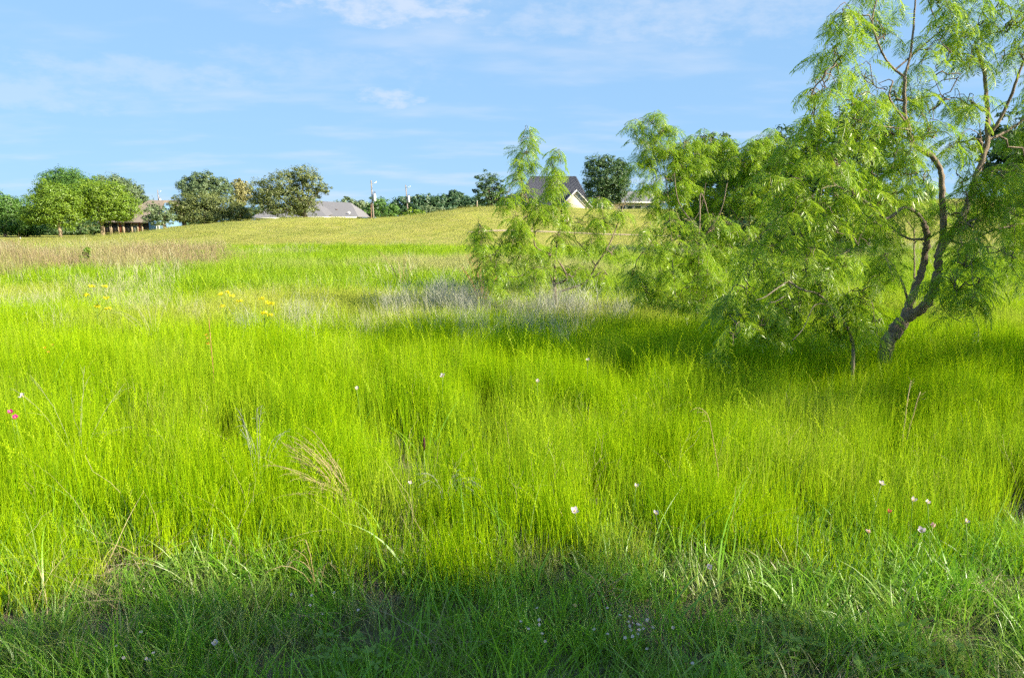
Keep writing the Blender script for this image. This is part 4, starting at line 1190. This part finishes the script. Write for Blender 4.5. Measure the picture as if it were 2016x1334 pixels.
def mesquites():
    G = 'mesquites'
    # the large one on the right
    limbs = [
        ([(1746, 684, 0), (1760, 655, 0), (1777, 631, 0)], .10, .085, 'ground'),
        ([(1774, 634, 0), (1800, 616, -.05), (1826, 594, -.08), (1844, 545, -.1), (1849, 500, -.1), (1866, 470, -.05), (1896, 425, .1), (1925, 340, .2), (1945, 267, .25), (1942, 190, .3), (1938, 140, .3), (1922, 95, .35)], .072, .016),
        ([(1945, 267, .25), (1966, 240, .2), (1990, 190, .15), (2008, 140, .1), (2035, 70, .1)], .026, .010),
        ([(1945, 275, .25), (1975, 262, .4), (2010, 240, .5), (2060, 200, .6)], .022, .009),
        ([(1777, 634, 0), (1793, 590, .15), (1814, 537, .25), (1821, 500, .25), (1825, 470, .2), (1819, 437, .15)], .058, .034),
        ([(1819, 438, .15), (1804, 418, .1), (1780, 408, 0), (1762, 421, -.1), (1742, 429, -.15), (1712, 404, -.25), (1680, 380, -.3), (1645, 365, -.35), (1632, 340, -.4), (1617, 308, -.4)], .026, .009, 'up', 'dry'),
        ([(1645, 365, -.35), (1622, 370, -.4), (1598, 386, -.4), (1575, 400, -.45)], .012, .006, 'up', 'dry'),
        ([(1849, 500, -.1), (1858, 450, -.05), (1855, 395, 0), (1853, 340, 0), (1834, 308, 0), (1797, 283, 0), (1787, 245, -.05), (1781, 220, -.05), (1781, 151, -.1)], .044, .020),
        ([(1781, 151, -.1), (1759, 135, -.1), (1740, 110, -.1), (1721, 63, -.15), (1718, 35, -.15), (1728, -10, -.15)], .016, .007),
        ([(1781, 151, -.1), (1793, 104, -.05), (1800, 31, 0), (1804, -20, 0)], .017, .008),
        ([(1762, 138, -.1), (1809, 98, 0), (1847, 66, .1), (1891, 44, .2)], .012, .006),
        ([(1787, 245, -.05), (1752, 195, -.2), (1758, 160, -.2)], .014, .008),
        ([(1790, 255, -.05), (1740, 249, -.2), (1708, 242, -.25), (1680, 233, -.3)], .013, .006, 'up', 'dry'),
        ([(1825, 470, .2), (1790, 470, .4), (1765, 455, .5), (1735, 430, .6)], .022, .010),
        ([(1846, 545, -.1), (1868, 548, -.3), (1884, 575, -.4)], .010, .005, 'up', 'dry'),
        ([(1849, 548, -.1), (1850, 590, -.25), (1868, 620, -.35), (1892, 633, -.4)], .007, .004, 'up', 'dry'),
        ([(1866, 470, -.05), (1900, 480, .1), (1950, 455, .3), (2016, 440, .4)], .022, .010),
        ([(1790, 600, .1), (1778, 560, .1), (1770, 540, .15)], .018, .010),
        # the low second stem, bowed over to the left
        ([(1680, 702, -0.50), (1676, 668, -0.52), (1669, 646, -0.55), (1650, 618, -0.60), (1637, 605, -0.60), (1611, 579, -0.65), (1577, 569, -0.70), (1551, 552, -0.70)], .024, .010, 'ground', 'dry'),
        ([(1551, 553, -0.70), (1525, 571, -0.75), (1505, 585, -0.80), (1488, 591, -0.80)], .009, .004, 'up', 'dry'),
        ([(1552, 554, -0.70), (1556, 572, -0.70), (1530, 592, -0.75), (1512, 596, -0.75)], .008, .004, 'up', 'dry'),
        ([(1634, 600, -0.60), (1612, 598, -0.70), (1600, 606, -0.75), (1582, 645, -0.85), (1560, 670, -0.90)], .008, .004, 'up', 'dry'),
    ]
    b = [(1690, 40, 56, 34, -0.2, 1), (1640, 48, 26, 18, -0.3, 1), (1735, 70, 44, 44, 0, 1), (1655, 120, 40, 26, -0.3, 1), (1700, 150, 50, 34, -0.1, 1), (1625, 165, 34, 26, -0.4, 1), (1600, 190, 26, 34, -0.4, 1), (1670, 205, 56, 40, -0.3, 1),
         (1740, 205, 46, 36, 0.1, 1), (1610, 250, 46, 36, -0.4, 1), (1670, 270, 60, 40, -0.2, 1), (1730, 270, 50, 40, 0.2, 1), (1590, 300, 46, 36, -0.3, 1), (1650, 330, 60, 40, -0.4, 1), (1720, 340, 60, 40, 0.2, 1), (1560, 350, 50, 40, -0.3, 1),
         (1600, 390, 60, 40, -0.5, 1), (1670, 400, 60, 40, -0.4, 1), (1540, 410, 50, 34, -0.2, 0.6), (1740, 395, 50, 36, 0.3, 1), (1560, 450, 60, 36, -0.4, 0.55), (1630, 450, 60, 36, -0.5, 0.55), (1690, 470, 60, 34, -0.4, 0.55), (1750, 470, 40, 30, 0.4, 0.55), (1520, 490, 56, 34, -0.3, 0.55),
         (1590, 505, 60, 34, -0.5, 0.55), (1660, 520, 60, 34, -0.6, 0.55), (1730, 530, 46, 36, -0.5, 0.55), (1480, 530, 46, 30, -0.2, 0.55), (1550, 540, 40, 26, -0.5, 0.55), (1480, 575, 44, 26, -0.3, 0.5), (1620, 560, 50, 30, -0.6, 0.55), (1700, 580, 40, 36, -0.6, 0.5),
         (1720, 620, 28, 36, -0.7, 0.5), (1660, 600, 30, 30, -0.5, 0.5), (1640, 640, 26, 26, -0.5, 0.5), (1570, 610, 30, 26, -0.5, 0.5), (1530, 600, 30, 24, -0.4, 0.5), (1450, 620, 34, 26, -0.3, 0.5), (1446, 655, 26, 22, -0.5, 0.5), (1500, 640, 26, 20, -0.5, 0.5),
         (1850, 60, 50, 40, 0.1, 1), (1895, 80, 50, 44, 0.2, 1), (1940, 50, 56, 44, 0.3, 1), (1990, 50, 44, 44, 0.2, 1), (1985, 110, 40, 34, 0.2, 1), (1905, 130, 44, 30, 0.2, 1), (1850, 130, 44, 36, 0, 1), (1845, 200, 50, 40, 0.1, 1), (1890, 210, 40, 36, 0.3, 1),
         (1800, 190, 34, 34, 0.2, 1), (1830, 260, 46, 36, -0.2, 0.45), (1790, 300, 46, 36, -0.3, 0.45), (1880, 285, 40, 34, 0.3, 0.45), (1760, 330, 40, 34, -0.3, 1), (1800, 360, 46, 34, -0.3, 0.45), (1890, 350, 46, 36, -0.3, 0.45), (1940, 350, 44, 30, -0.3, 0.45), (1975, 345, 36, 24, -0.3, 0.45), (1905, 400, 40, 40, -0.4, 0.45),
         (1950, 400, 36, 30, -0.3, 0.45), (1930, 450, 40, 34, -0.3, 0.45), (1890, 460, 34, 34, -0.4, 0.45), (1985, 440, 40, 34, 0.2, 0.45), (1860, 420, 34, 30, 0.4, 0.45), (1900, 520, 34, 30, -0.5, 0.7), (1925, 560, 34, 34, -0.5, 0.7), (1910, 600, 26, 26, -0.5, 0.7), (1980, 500, 34, 34, 0, 0.7),
         (1880, 560, 22, 26, -0.5, 0.7), (2040, 60, 44, 60, 0.2, 1), (2060, 180, 44, 60, 0.3, 1), (2050, 320, 44, 60, 0.2, 0.7), (2050, 440, 44, 60, 0.2, 0.7), (2110, 260, 60, 90, 0.4, 1), (2100, 100, 60, 80, 0.3, 1), (1840, 0, 60, 40, 0.1, 1), (1720, -20, 60, 30, 0, 1), (1960, -30, 80, 40, 0.2, 1)]
    mesquite('large twisted mesquite with dark forked trunk on the right', 6.6, 1746, limbs, b, 21, G, twigs=6.6, leaves=6.2, parts=300, fscale=1.38)

    # the small one left of the thicket
    limbs = [
        ([(1094, 585, 0), (1091, 560, 0), (1092, 520, .05)], .045, .030, 'ground'),
        ([(1092, 560, 0), (1116, 547, -.1), (1100, 515, -.1), (1083, 500, -.1), (1054, 485, -.1), (1052, 450, -.1), (1040, 400, -.1), (1030, 370, -.1), (1022, 330, -.05), (1040, 290, 0)], .026, .008),
        ([(1092, 520, .05), (1098, 470, .1), (1105, 420, .1), (1100, 380, .1), (1096, 340, .1)], .024, .007),
        ([(1100, 575, 0), (1153, 555, .1), (1173, 523, .1), (1202, 476, .15), (1220, 428, .2), (1232, 389, .2)], .024, .008),
        ([(1090, 560, 0), (1075, 528, -.2), (1050, 528, -.3), (1020, 545, -.4), (990, 540, -.4)], .014, .006),
        ([(1173, 523, .1), (1150, 490, .2), (1133, 470, .3), (1130, 440, .3)], .014, .006),
    ]
    b = [(1040, 270, 10.08, 18, 0, 1.25), (1036, 298, 15.84, 22, 0, 1.625), (1028, 330, 20.16, 24, 0, 1.5), (1012, 355, 15.84, 26, -0.1, 1.25), (1102, 312, 7.92, 16, 0.1, 1.25), (1091, 338, 14.4, 22, 0.1, 1.5), (1085, 375, 17.28, 26, 0.1, 1.625), (1090, 405, 18.72, 20, 0.1, 1.25), (1028, 390, 24.48, 22, -0.1, 1.25), (1000, 392, 12.96, 18, -0.2, 0.75),
         (1055, 420, 36, 22, -0.1, 1), (1018, 425, 30, 20, -0.2, 1), (1105, 440, 34, 20, 0.2, 0.7), (1040, 455, 36, 20, -0.2, 0.8), (1090, 465, 36, 20, 0.1, 0.7), (1150, 435, 30, 20, 0.2, 0.5), (1180, 395, 14.4, 14, 0.2, 0.75), (1192, 440, 26, 20, 0.2, 0.5), (1155, 480, 34, 18, 0.2, 0.5),
         (1222, 420, 16, 16, 0.2, 0.5), (988, 475, 26, 20, -0.2, 0.6), (945, 445, 9, 12, -0.2, 1), (945, 470, 9, 12, -0.2, 0.8), (1025, 495, 34, 18, -0.3, 0.9), (960, 500, 22, 16, -0.3, 0.9), (1080, 505, 34, 16, -0.2, 0.9), (1000, 525, 40, 16, -0.4, 1.05), (1050, 548, 36, 14, -0.4, 0.9), (968, 548, 34, 16, -0.4, 1.2), (1135, 530, 30, 16, -0.1, 0.75),
         (1205, 500, 30, 18, 0.1, 0.75), (1185, 545, 32, 14, 0, 0.9)]
    mesquite('small open mesquite growing out of grey dead weeds', 11.2, 1092, limbs, b, 22, G, twigs=9, leaves=8, fscale=1.4)

    # the thicket between them
    def thin(label, Y, base, top, blobs, seed, r=.03, lean=0, tw=8):
        (tu, tv) = top
        L_ = [([(base, 590, 0), (base + lean * .3, 520, 0), (base + lean * .5, 450, .1), (base + lean * .8, 380, .1), (tu, tv, .1)], r, .007, 'ground'),
              ([(base + lean * .5, 455, .1), (base - 35, 400, .2), (base - 45, 340, .2)], r * .5, .006), ([(base + lean * .4, 480, 0), (base + 45, 420, -.1), (base + 60, 360, -.1)], r * .5, .006)]
        mesquite(label, Y, base, L_, blobs, seed, G, twigs=tw, leaves=8, fscale=1.4)
    thin('slender tall mesquite at the left end of the thicket', 13.5, 1330, (1295, 235), [(1285, 240, 34, 22, 0), (1300, 262, 40, 26, 0), (1262, 285, 26, 26, 0), (1315, 300, 44, 30, .1), (1275, 330, 34, 28, 0), (1345, 320, 34, 34, .1), (1320, 355, 44, 28, 0), (1270, 375, 30, 24, 0), (1250, 250, 14, 20, 0), (1350, 280, 26, 20, .1), (1300, 400, 44, 24, 0)], 31, .028, -20, 7)
    thin('slender mesquite in the thicket with crossing bare stems', 14.5, 1390, (1400, 270), [(1390, 275, 34, 20, 0), (1370, 300, 34, 28, 0), (1420, 300, 34, 30, .1), (1380, 345, 44, 32, 0), (1425, 350, 44, 32, 0), (1360, 390, 44, 30, 0), (1410, 400, 50, 28, 0), (1440, 285, 30, 22, .2)], 32, .03, 10, 6)
    thin('upright mesquite at the middle of the thicket', 14.0, 1468, (1490, 275), [(1480, 285, 40, 22, 0), (1510, 280, 36, 24, 0), (1460, 320, 40, 32, 0), (1510, 325, 44, 34, .1), (1545, 300, 40, 34, 0), (1480, 370, 50, 32, 0), (1535, 370, 46, 34, 0), (1560, 330, 36, 36, 0), (1500, 410, 56, 26, 0)], 33, .03, 14, 6)
    thin('low spreading mesquite in front of the thicket', 9.2, 1372, (1400, 440), [(1290, 450, 44, 26, 0), (1345, 440, 44, 26, 0), (1400, 450, 46, 28, 0), (1450, 460, 46, 28, .1), (1270, 500, 40, 28, -.1), (1325, 495, 46, 28, -.2), (1385, 500, 50, 30, -.2), (1440, 510, 46, 28, 0), (1300, 545, 46, 26, -.2), (1360, 550, 50, 28, -.3), (1420, 555, 50, 28, -.2),
          (1470, 480, 40, 28, .1), (1330, 590, 44, 22, -.3), (1390, 600, 46, 22, -.4), (1445, 590, 36, 22, -.3), (1250, 545, 26, 20, -.1), (1280, 580, 34, 16, -.2)], 34, .03, 10, 6.5)
    thin('drooping mesquite joining the thicket to the large tree', 10.5, 1560, (1550, 430), [(1520, 440, 50, 30, 0), (1580, 430, 50, 34, 0), (1630, 460, 50, 30, 0), (1500, 480, 46, 30, 0), (1560, 490, 50, 30, 0), (1620, 510, 50, 28, .1), (1680, 500, 44, 34, .1), (1530, 540, 46, 26, 0), (1600, 550, 50, 24, 0)], 35, .03, -10, 4.5)
    thin('mesquite standing behind the trunk of the large tree', 12.5, 1800, (1790, 380), [(1770, 400, 44, 34, 0), (1820, 390, 44, 34, 0), (1740, 440, 40, 26, 0), (1700, 430, 44, 30, 0), (1880, 400, 50, 30, .1), (1720, 380, 50, 34, 0), (1680, 350, 50, 34, 0)], 36, .03, 0, 6)
    thin('mesquite beyond the right edge shading the grass', 9.6, 2085, (2110, 250), [(2040, 260, 60, 50, 0), (2110, 200, 70, 60, 0), (2180, 260, 70, 60, 0), (2050, 350, 70, 50, 0), (2140, 360, 80, 60, 0), (2010, 420, 50, 40, 0), (2090, 440, 70, 40, 0), (2200, 420, 70, 60, 0), (2010, 480, 40, 30, 0)], 37, .05, 10, 7)
    thin('unseen tall mesquite added outside the frame to shade the grass on the right', 5.0, 3150, (3200, 60), [(3000, 100, 260, 240, 0), (3300, 60, 260, 240, 0), (3150, -150, 260, 200, 0), (3000, 350, 240, 160, .3), (3350, 320, 260, 180, 0), (3150, 150, 250, 240, 1.0), (3150, 150, 250, 240, -1.0)], 38, .08, 10, 3)  # added out of view so its crown shades the grass right of the trunk


mesquites()

# ------------------------------------------------------------------ flowers, straw and other small things
M_pet_white = leafy('white_petal', (0.56, 0.46, 0.48), (0.62, 0.54, 0.54), None, 0.35)
M_pet_pink = leafy('pink_petal', (0.74, 0.42, 0.40), (0.80, 0.55, 0.50), None, 0.35)
M_pet_red = leafy('red_petal', (0.50, 0.10, 0.07), (0.62, 0.17, 0.12), None, 0.3)
M_pet_magenta = leafy('magenta_petal', (0.50, 0.01, 0.16), (0.62, 0.02, 0.24), None, 0.3)
M_pet_orange = leafy('orange_petal', (0.80, 0.30, 0.02), (0.85, 0.42, 0.04), None, 0.3)
M_pet_yellow = leafy('yellow_petal', (0.72, 0.62, 0.01), (0.80, 0.72, 0.02), None, 0.3)
M_pet_tan = leafy('tan_petal', (0.62, 0.40, 0.22), (0.66, 0.48, 0.30), None, 0.3)
M_stem = leafy('flower_stem', (0.16, 0.27, 0.03), (0.22, 0.33, 0.04), None, 0.2)
M_rust = leafy('rust_stalk', (0.40, 0.20, 0.08), (0.52, 0.32, 0.15), None, 0.25)
M_eye = plain('flower_eye', (0.70, 0.62, 0.12), (0.6, 0.5, 0.1), 30.0)


def petal_mesh(mat, L, W, cup):
    t = np.linspace(0, 1, 6); w = W * np.sin(np.pi * (0.12 + 0.80 * t)) ** 0.8; z = cup * L * t ** 1.6
    V = []
    for a, b, c in zip(t * L, w, z):
        V += [(a, -b, c + .12 * b), (a, 0, c - .05 * L), (a, b, c + .12 * b)]
    F = []
    for i in range(5):
        k = i * 3; F += [(k, k + 1, k + 4, k + 3), (k + 1, k + 2, k + 5, k + 4)]
    return mesh_from('petal', V, [np.array(F)], mat, {'r': np.full(len(V), .5)}, True)


def flower(u, v, z, mat, size, label, name, group, seed, cup=0.7, n=4, tilt=0.5):
    g = np.random.default_rng(seed)
    h = pix_plane(u, v, z); gz0 = gz1(h.x, h.y); H = z - gz0
    size *= .62
    dx, dy = g.normal(0, .03, 2)
    root = thing(name, (h.x - dx, h.y - dy, gz0), label, 'flower', group)
    t = np.linspace(0, 1, 7)[:, None]; P = np.concatenate([dx * t ** 2, dy * t ** 2, H * t], 1)
    MB().tube(P, np.linspace(.0022, .0015, 7), 5).build('stem', M_stem, root, True)
    me = petal_mesh(mat, size * .55, size * .27, cup)
    az0 = g.uniform(0, 6.28); tx, ty = g.normal(0, .25), -tilt
    head = MB().tube([(0, 0, -.012), (0, 0, 0), (0, 0, .006), (0, 0, .009)], [.002, size * .09, size * .1, .002], 8).build('flower_head', M_eye, root, True)
    head.location = (dx, dy, H); head.rotation_euler = (tilt, tx, 0)
    for k in range(n):
        o = obj('petal', me, head); o.rotation_euler = (0, g.normal(0, .12), az0 + k * 2 * math.pi / n + g.normal(0, .1))
    return root


def flowers():
    W = 'pale evening flowers in the near grass'
    spec = [(1131, 1006, .40, .056, 'large white flower by the dark gap in the grass below centre'), (1291, 1011, .38, .040, 'white flower right of the largest one below centre'),
            (1252, 957, .42, .032, 'small white flower above and right of the largest one'), (1397, 1116, .24, .038, 'white flower low at the edge of the shade right of centre'),
            (1735, 952, .42, .042, 'topmost pale flower of the group at lower right'), (1797, 985, .42, .038, 'left one of two neighbouring white flowers at lower right'),
            (1826, 988, .42, .036, 'right one of two neighbouring white flowers at lower right'), (1815, 1045, .38, .048, 'largest white flower of the group at lower right'),
            (1902, 1027, .40, .030, 'narrow white flower nearest the right edge'), (1158, 708, .50, .050, 'white flower at the edge of the mesquite shade'),
            (872, 740, .50, .055, 'pale flower in the sunlit grass left of the shade edge'), (1057, 751, .50, .046, 'cream flower nodding in the sunlit rye at centre'),
            (424, 1265, .14, .036, 'pinkish white flower low in the shaded grass at lower left'), (45, 780, .50, .060, 'white flower above the magenta blossoms near the left edge'),
            (702, 765, .48, .040, 'small cream flower left of centre in the rye'), (807, 950, .40, .028, 'small pale flower between the two flattened straw clumps')]
    for i, (u, v, z, s, l) in enumerate(spec):
        flower(u, v, z, M_pet_white, s, l, 'white_flower', W, 40 + i, cup=.55 + .3 * (i % 3))
    flower(1710, 1047, .34, M_pet_pink, .028, 'small pinkish flower at the left of the lower right group', 'pink_flower', None, 60, 1.2)
    flower(1836, 1036, .37, M_pet_pink, .034, 'wilting salmon flower beside the largest white one', 'pink_flower', None, 61, 1.4)
    flower(1750, 1008, .36, M_pet_red, .030, 'small wilted red flower in the lower right group', 'red_flower', None, 62, 1.5)
    flower(1132, 1192, .12, M_pet_tan, .022, 'tiny peach flower low in the shade below centre', 'peach_flower', None, 63, 1.2)
    flower(21, 812, .48, M_pet_magenta, .048, 'upper of two magenta blossoms at the left edge', 'magenta_flower', 'magenta blossoms', 64, .9, 5)
    flower(29, 822, .47, M_pet_magenta, .048, 'lower of two magenta blossoms at the left edge', 'magenta_flower', 'magenta blossoms', 65, .9, 5)
    flower(968, 1162, .06, M_pet_red, .040, 'rusty red wilted leaf-like blossom lying in the shade at centre', 'rust_blossom', None, 66, .9, 3)
    # orange spike and low orange flowers
    for j, (u, v, l) in enumerate([(407, 660, 'upper orange blossom beside the tall rusty stalk'), (409, 667, 'middle orange blossom beside the tall rusty stalk'), (411, 677, 'lower orange blossom beside the tall rusty stalk'),
                                   (88, 686, 'left orange blossom near the left edge of the meadow'), (104, 680, 'upper orange blossom near the left edge of the meadow'), (96, 694, 'lower orange blossom near the left edge of the meadow')]):
        flower(u, v, .46, M_pet_orange, .042, l, 'orange_flower', 'orange blossoms', 70 + j, 1.0, 5)
    h = pix_plane(413, 640, .78); z0 = gz1(h.x, h.y)
    p = thing('rusty_stalk', (h.x, h.y, z0), 'tall thin rusty stalk standing alone left of centre', 'stalk')
    MB().tube([(0, 0, 0), (.005, 0, .4), (0, 0, .6), (-.004, 0, .82)], [.004, .0035, .003, .002], 6).build('stem', M_rust, p, True)
    MB().tube([(-.003, 0, .72), (-.005, 0, .84)], [.004, .001], 6).build('tip', M_rust, p, True)
    # dark red seed head
    h = pix_plane(835, 868, .44); z0 = gz1(h.x, h.y)
    p = thing('seed_head', (h.x, h.y, z0), 'dark maroon seed head on a thin stem above the flattened straw', 'seed head')
    MB().tube([(0, 0, 0), (0, 0, .4 - z0)], .002, 5).build('stem', M_stem, p, True)
    MB().tube([(0, 0, .39 - z0), (0, 0, .42 - z0), (0, 0, .45 - z0), (0, 0, .47 - z0)], [.003, .007, .006, .001], 8).build('head', plain('maroon', (.06, .02, .015)), p, True)


def yellow_plant(u, v, label, heads, seed):
    """branching weed with flat yellow flower heads"""
    g = np.random.default_rng(seed)
    h = pix_plane(u, v, .62); z0 = gz1(h.x, h.y)
    root = thing('yellow_flower_plant', (h.x, h.y, z0), label, 'flower', 'yellow flowering weeds')
    MB().tube([(0, 0, 0), (.01, 0, .3), (-.01, .01, .55)], [.005, .004, .003], 6).build('stem', M_stem, root, True)
    k = h.y / F_PX
    for (du, dv) in heads:
        e = np.array([du * k, g.normal(0, .05), .62 - z0 - dv * k]); s = np.array([0, 0, max(.12, e[2] - .22)])
        m = (s + e) / 2 + np.array([e[0] * .3, 0, -.02])
        t = np.linspace(0, 1, 6)[:, None]; Q = s * (1 - t) ** 2 + 2 * m * t * (1 - t) + e * t * t
        b = MB().tube(Q, np.linspace(.003, .0018, 6), 5).build('branch', M_stem, root, True)
        Vs = []; n = 34
        V, F = [], []
        for i in range(n):
            a = g.uniform(0, 6.28); R = .032 * math.sqrt(g.uniform()); c = e + np.array([R * math.cos(a), R * math.sin(a), .012 - R * .25 + g.normal(0, .006)])
            d = g.normal(size=3) * .007; d2 = g.normal(size=3) * .007; o_ = len(V)
            V += [c - d, c + d2, c + d, c - d2]; F.append((o_, o_ + 1, o_ + 2, o_ + 3))
        obj('flower_cluster', mesh_from('flower_cluster', V, [np.array(F)], M_pet_yellow, {'r': np.full(len(V), .5)}), b)


def straw_clump(u, v, z, tips, label, mat, seed, n=3, name='dry_grass_clump', r=.0022, arch=.25):
    """a tuft of dead stalks fanning from one foot towards the given tips"""
    g = np.random.default_rng(seed)
    h = pix_plane(u, v, z); z0 = gz1(h.x, h.y); root = thing(name, (h.x, h.y, z0), label, 'dry grass', 'clumps of dead grass')
    k = h.y / F_PX; lift = z - z0
    for (tu, tv) in tips:
        for _ in range(n):
            e = np.array([(tu - u) * k + g.normal(0, .025), g.normal(0, .10), lift - (tv - v) * k + g.normal(0, .02)])
            e[2] = max(e[2], .04)
            s = np.array([g.normal(0, .015), g.normal(0, .015), 0.0]); L_ = np.linalg.norm(e - s)
            m = np.array([s[0] * .6 + e[0] * .25, e[1] * .35, max(lift * .9, e[2] * .6) + arch * L_ * g.uniform(.4, 1)])
            t = np.linspace(0, 1, 9)[:, None]; Q = s * (1 - t) ** 2 + 2 * m * t * (1 - t) + e * t * t
            Q[1:-1] += g.normal(0, .003, (7, 3))
            st = MB().tube(Q, np.linspace(r * 1.2, r * .55, 9), 4).build('stalk', mat, root)
            mb = MB()
            for q in range(5):
                c = Q[-2 - q % 3] + (Q[-1] - Q[-2]) * g.uniform(0, 1); d = g.normal(size=3) * .02 + (Q[-1] - Q[-2]) * .9
                mb.tube([c, c + d * .6, c + d + np.array([0, 0, -.008])], [.0009, .0008, .0004], 3)
            a = mb.build('awn', mat, st); a['kind'] = 'stuff'
    return root


def straws():
    straw_clump(700, 938, .30, [(552, 882), (592, 852), (560, 905), (598, 940), (580, 962), (630, 965), (645, 905), (610, 900)], 'golden straw clump blown over to the left, left of centre', M_straw, 1, 4, arch=.08)
    straw_clump(876, 930, .28, [(940, 942), (932, 972), (955, 960), (905, 920), (840, 925)], 'smaller greyish straw clump bent over to the right', M_grey, 2, 3)
    straw_clump(152, 842, .34, [(75, 748), (58, 742), (190, 765), (200, 778), (235, 850), (210, 862), (100, 880), (120, 800), (150, 735)], 'pale dry grass clump standing near the left edge', M_pale, 3, 1, arch=.1, r=.0016)
    straw_clump(505, 880, .34, [(480, 812), (520, 800), (548, 850), (470, 850)], 'faint drooping dry stalks left of the golden straw', M_grey, 4, 2)
    straw_clump(1420, 880, .40, [(1362, 782)], 'single straw stalk hooked over right of centre', M_straw, 5, 1, arch=.6)
    straw_clump(1784, 806, .42, [(1812, 742), (1806, 760)], 'short broken pale stick leaning in front of the large mesquite', M_straw, 6, 1, arch=0, r=.005)
    straw_clump(948, 572, .42, [(908, 526), (918, 540), (930, 486), (944, 505), (962, 498), (975, 530), (985, 545), (925, 500)], 'rusty brown dry tuft left of the small mesquite', M_rust, 7, 3, arch=.05, r=.004)
    straw_clump(792, 545, .42, [(785, 505), (800, 500), (812, 522), (745, 495)], 'thin tan stalks standing alone behind the grey weeds', M_straw, 8, 3, arch=.1, r=.004)
    straw_clump(300, 640, .40, [(262, 588), (285, 570), (318, 592), (240, 610)], 'pale arching stalks in the meadow at left', M_pale, 9, 3, arch=.2, r=.003)
    straw_clump(620, 1085, .22, [(540, 1105), (585, 1060), (660, 1095)], 'thin straw stalks at the shade edge left of centre', M_straw, 10, 2)
    straw_clump(1190, 1150, .12, [(1150, 1165), (1230, 1140), (1215, 1175), (1160, 1130)], 'tan trampled stalks lying by the shade edge at centre', M_straw, 11, 4)
    yellow_plant(190, 600, 'yellow flowering weed farthest left in the meadow', [(-8, -36), (-14, -20), (10, -34), (22, -14), (0, 4), (24, 8)], 1)
    yellow_plant(445, 600, 'yellow flowering weed between the other two', [(-10, -20), (5, -24), (15, -18), (-4, 2), (24, -6)], 2)
    yellow_plant(520, 612, 'yellow flowering weed nearest the centre with dark leaves', [(-10, -22), (6, -16), (16, -14), (2, 4), (14, 8)], 3)


def tiny_blossoms(u, v, label, seed, n=11):
    """low weed dotted with tiny white blossoms"""
    g = np.random.default_rng(seed); h = pix_plane(u, v, .06); z0 = gz1(h.x, h.y)
    root = thing('blossoming_weed', (h.x, h.y, z0), label, 'flower', 'tiny white blossoms in the shade')
    me = petal_mesh(M_pet_white, .006, .0035, .2)
    for k in range(n):
        x, y, z = g.normal(0, .07), g.normal(0, .06), g.uniform(.07, .15)
        s = MB().tube([(x * .6, y * .6, 0), (x * .9, y * .9, z * .6), (x, y, z)], [.0012, .001, .0008], 4).build('stem', M_stem, root)
        b = obj('blossom', MB().tube([(0, 0, -.002), (0, 0, .001)], [.0015, .0012], 6).mesh('blossom', M_eye), root); b.location = (x, y, z); b.rotation_euler = (g.normal(.4, .3), g.normal(0, .3), 0)
        for q in range(5):
            o = obj('petal', me, b); o.rotation_euler = (0, 0, q * 1.2566)


flowers(); straws()
tiny_blossoms(1238, 1258, 'largest cluster of tiny white blossoms low at bottom right of centre', 1, 16)
tiny_blossoms(1030, 1272, 'small cluster of tiny white blossoms at bottom centre', 2, 8)
tiny_blossoms(1262, 1300, 'tiny white blossoms at the bottom edge below the largest cluster', 3, 7)
tiny_blossoms(640, 1215, 'few tiny white blossoms in the shade left of centre', 4, 6)
tiny_blossoms(300, 1300, 'few tiny white blossoms at the bottom left', 5, 6)
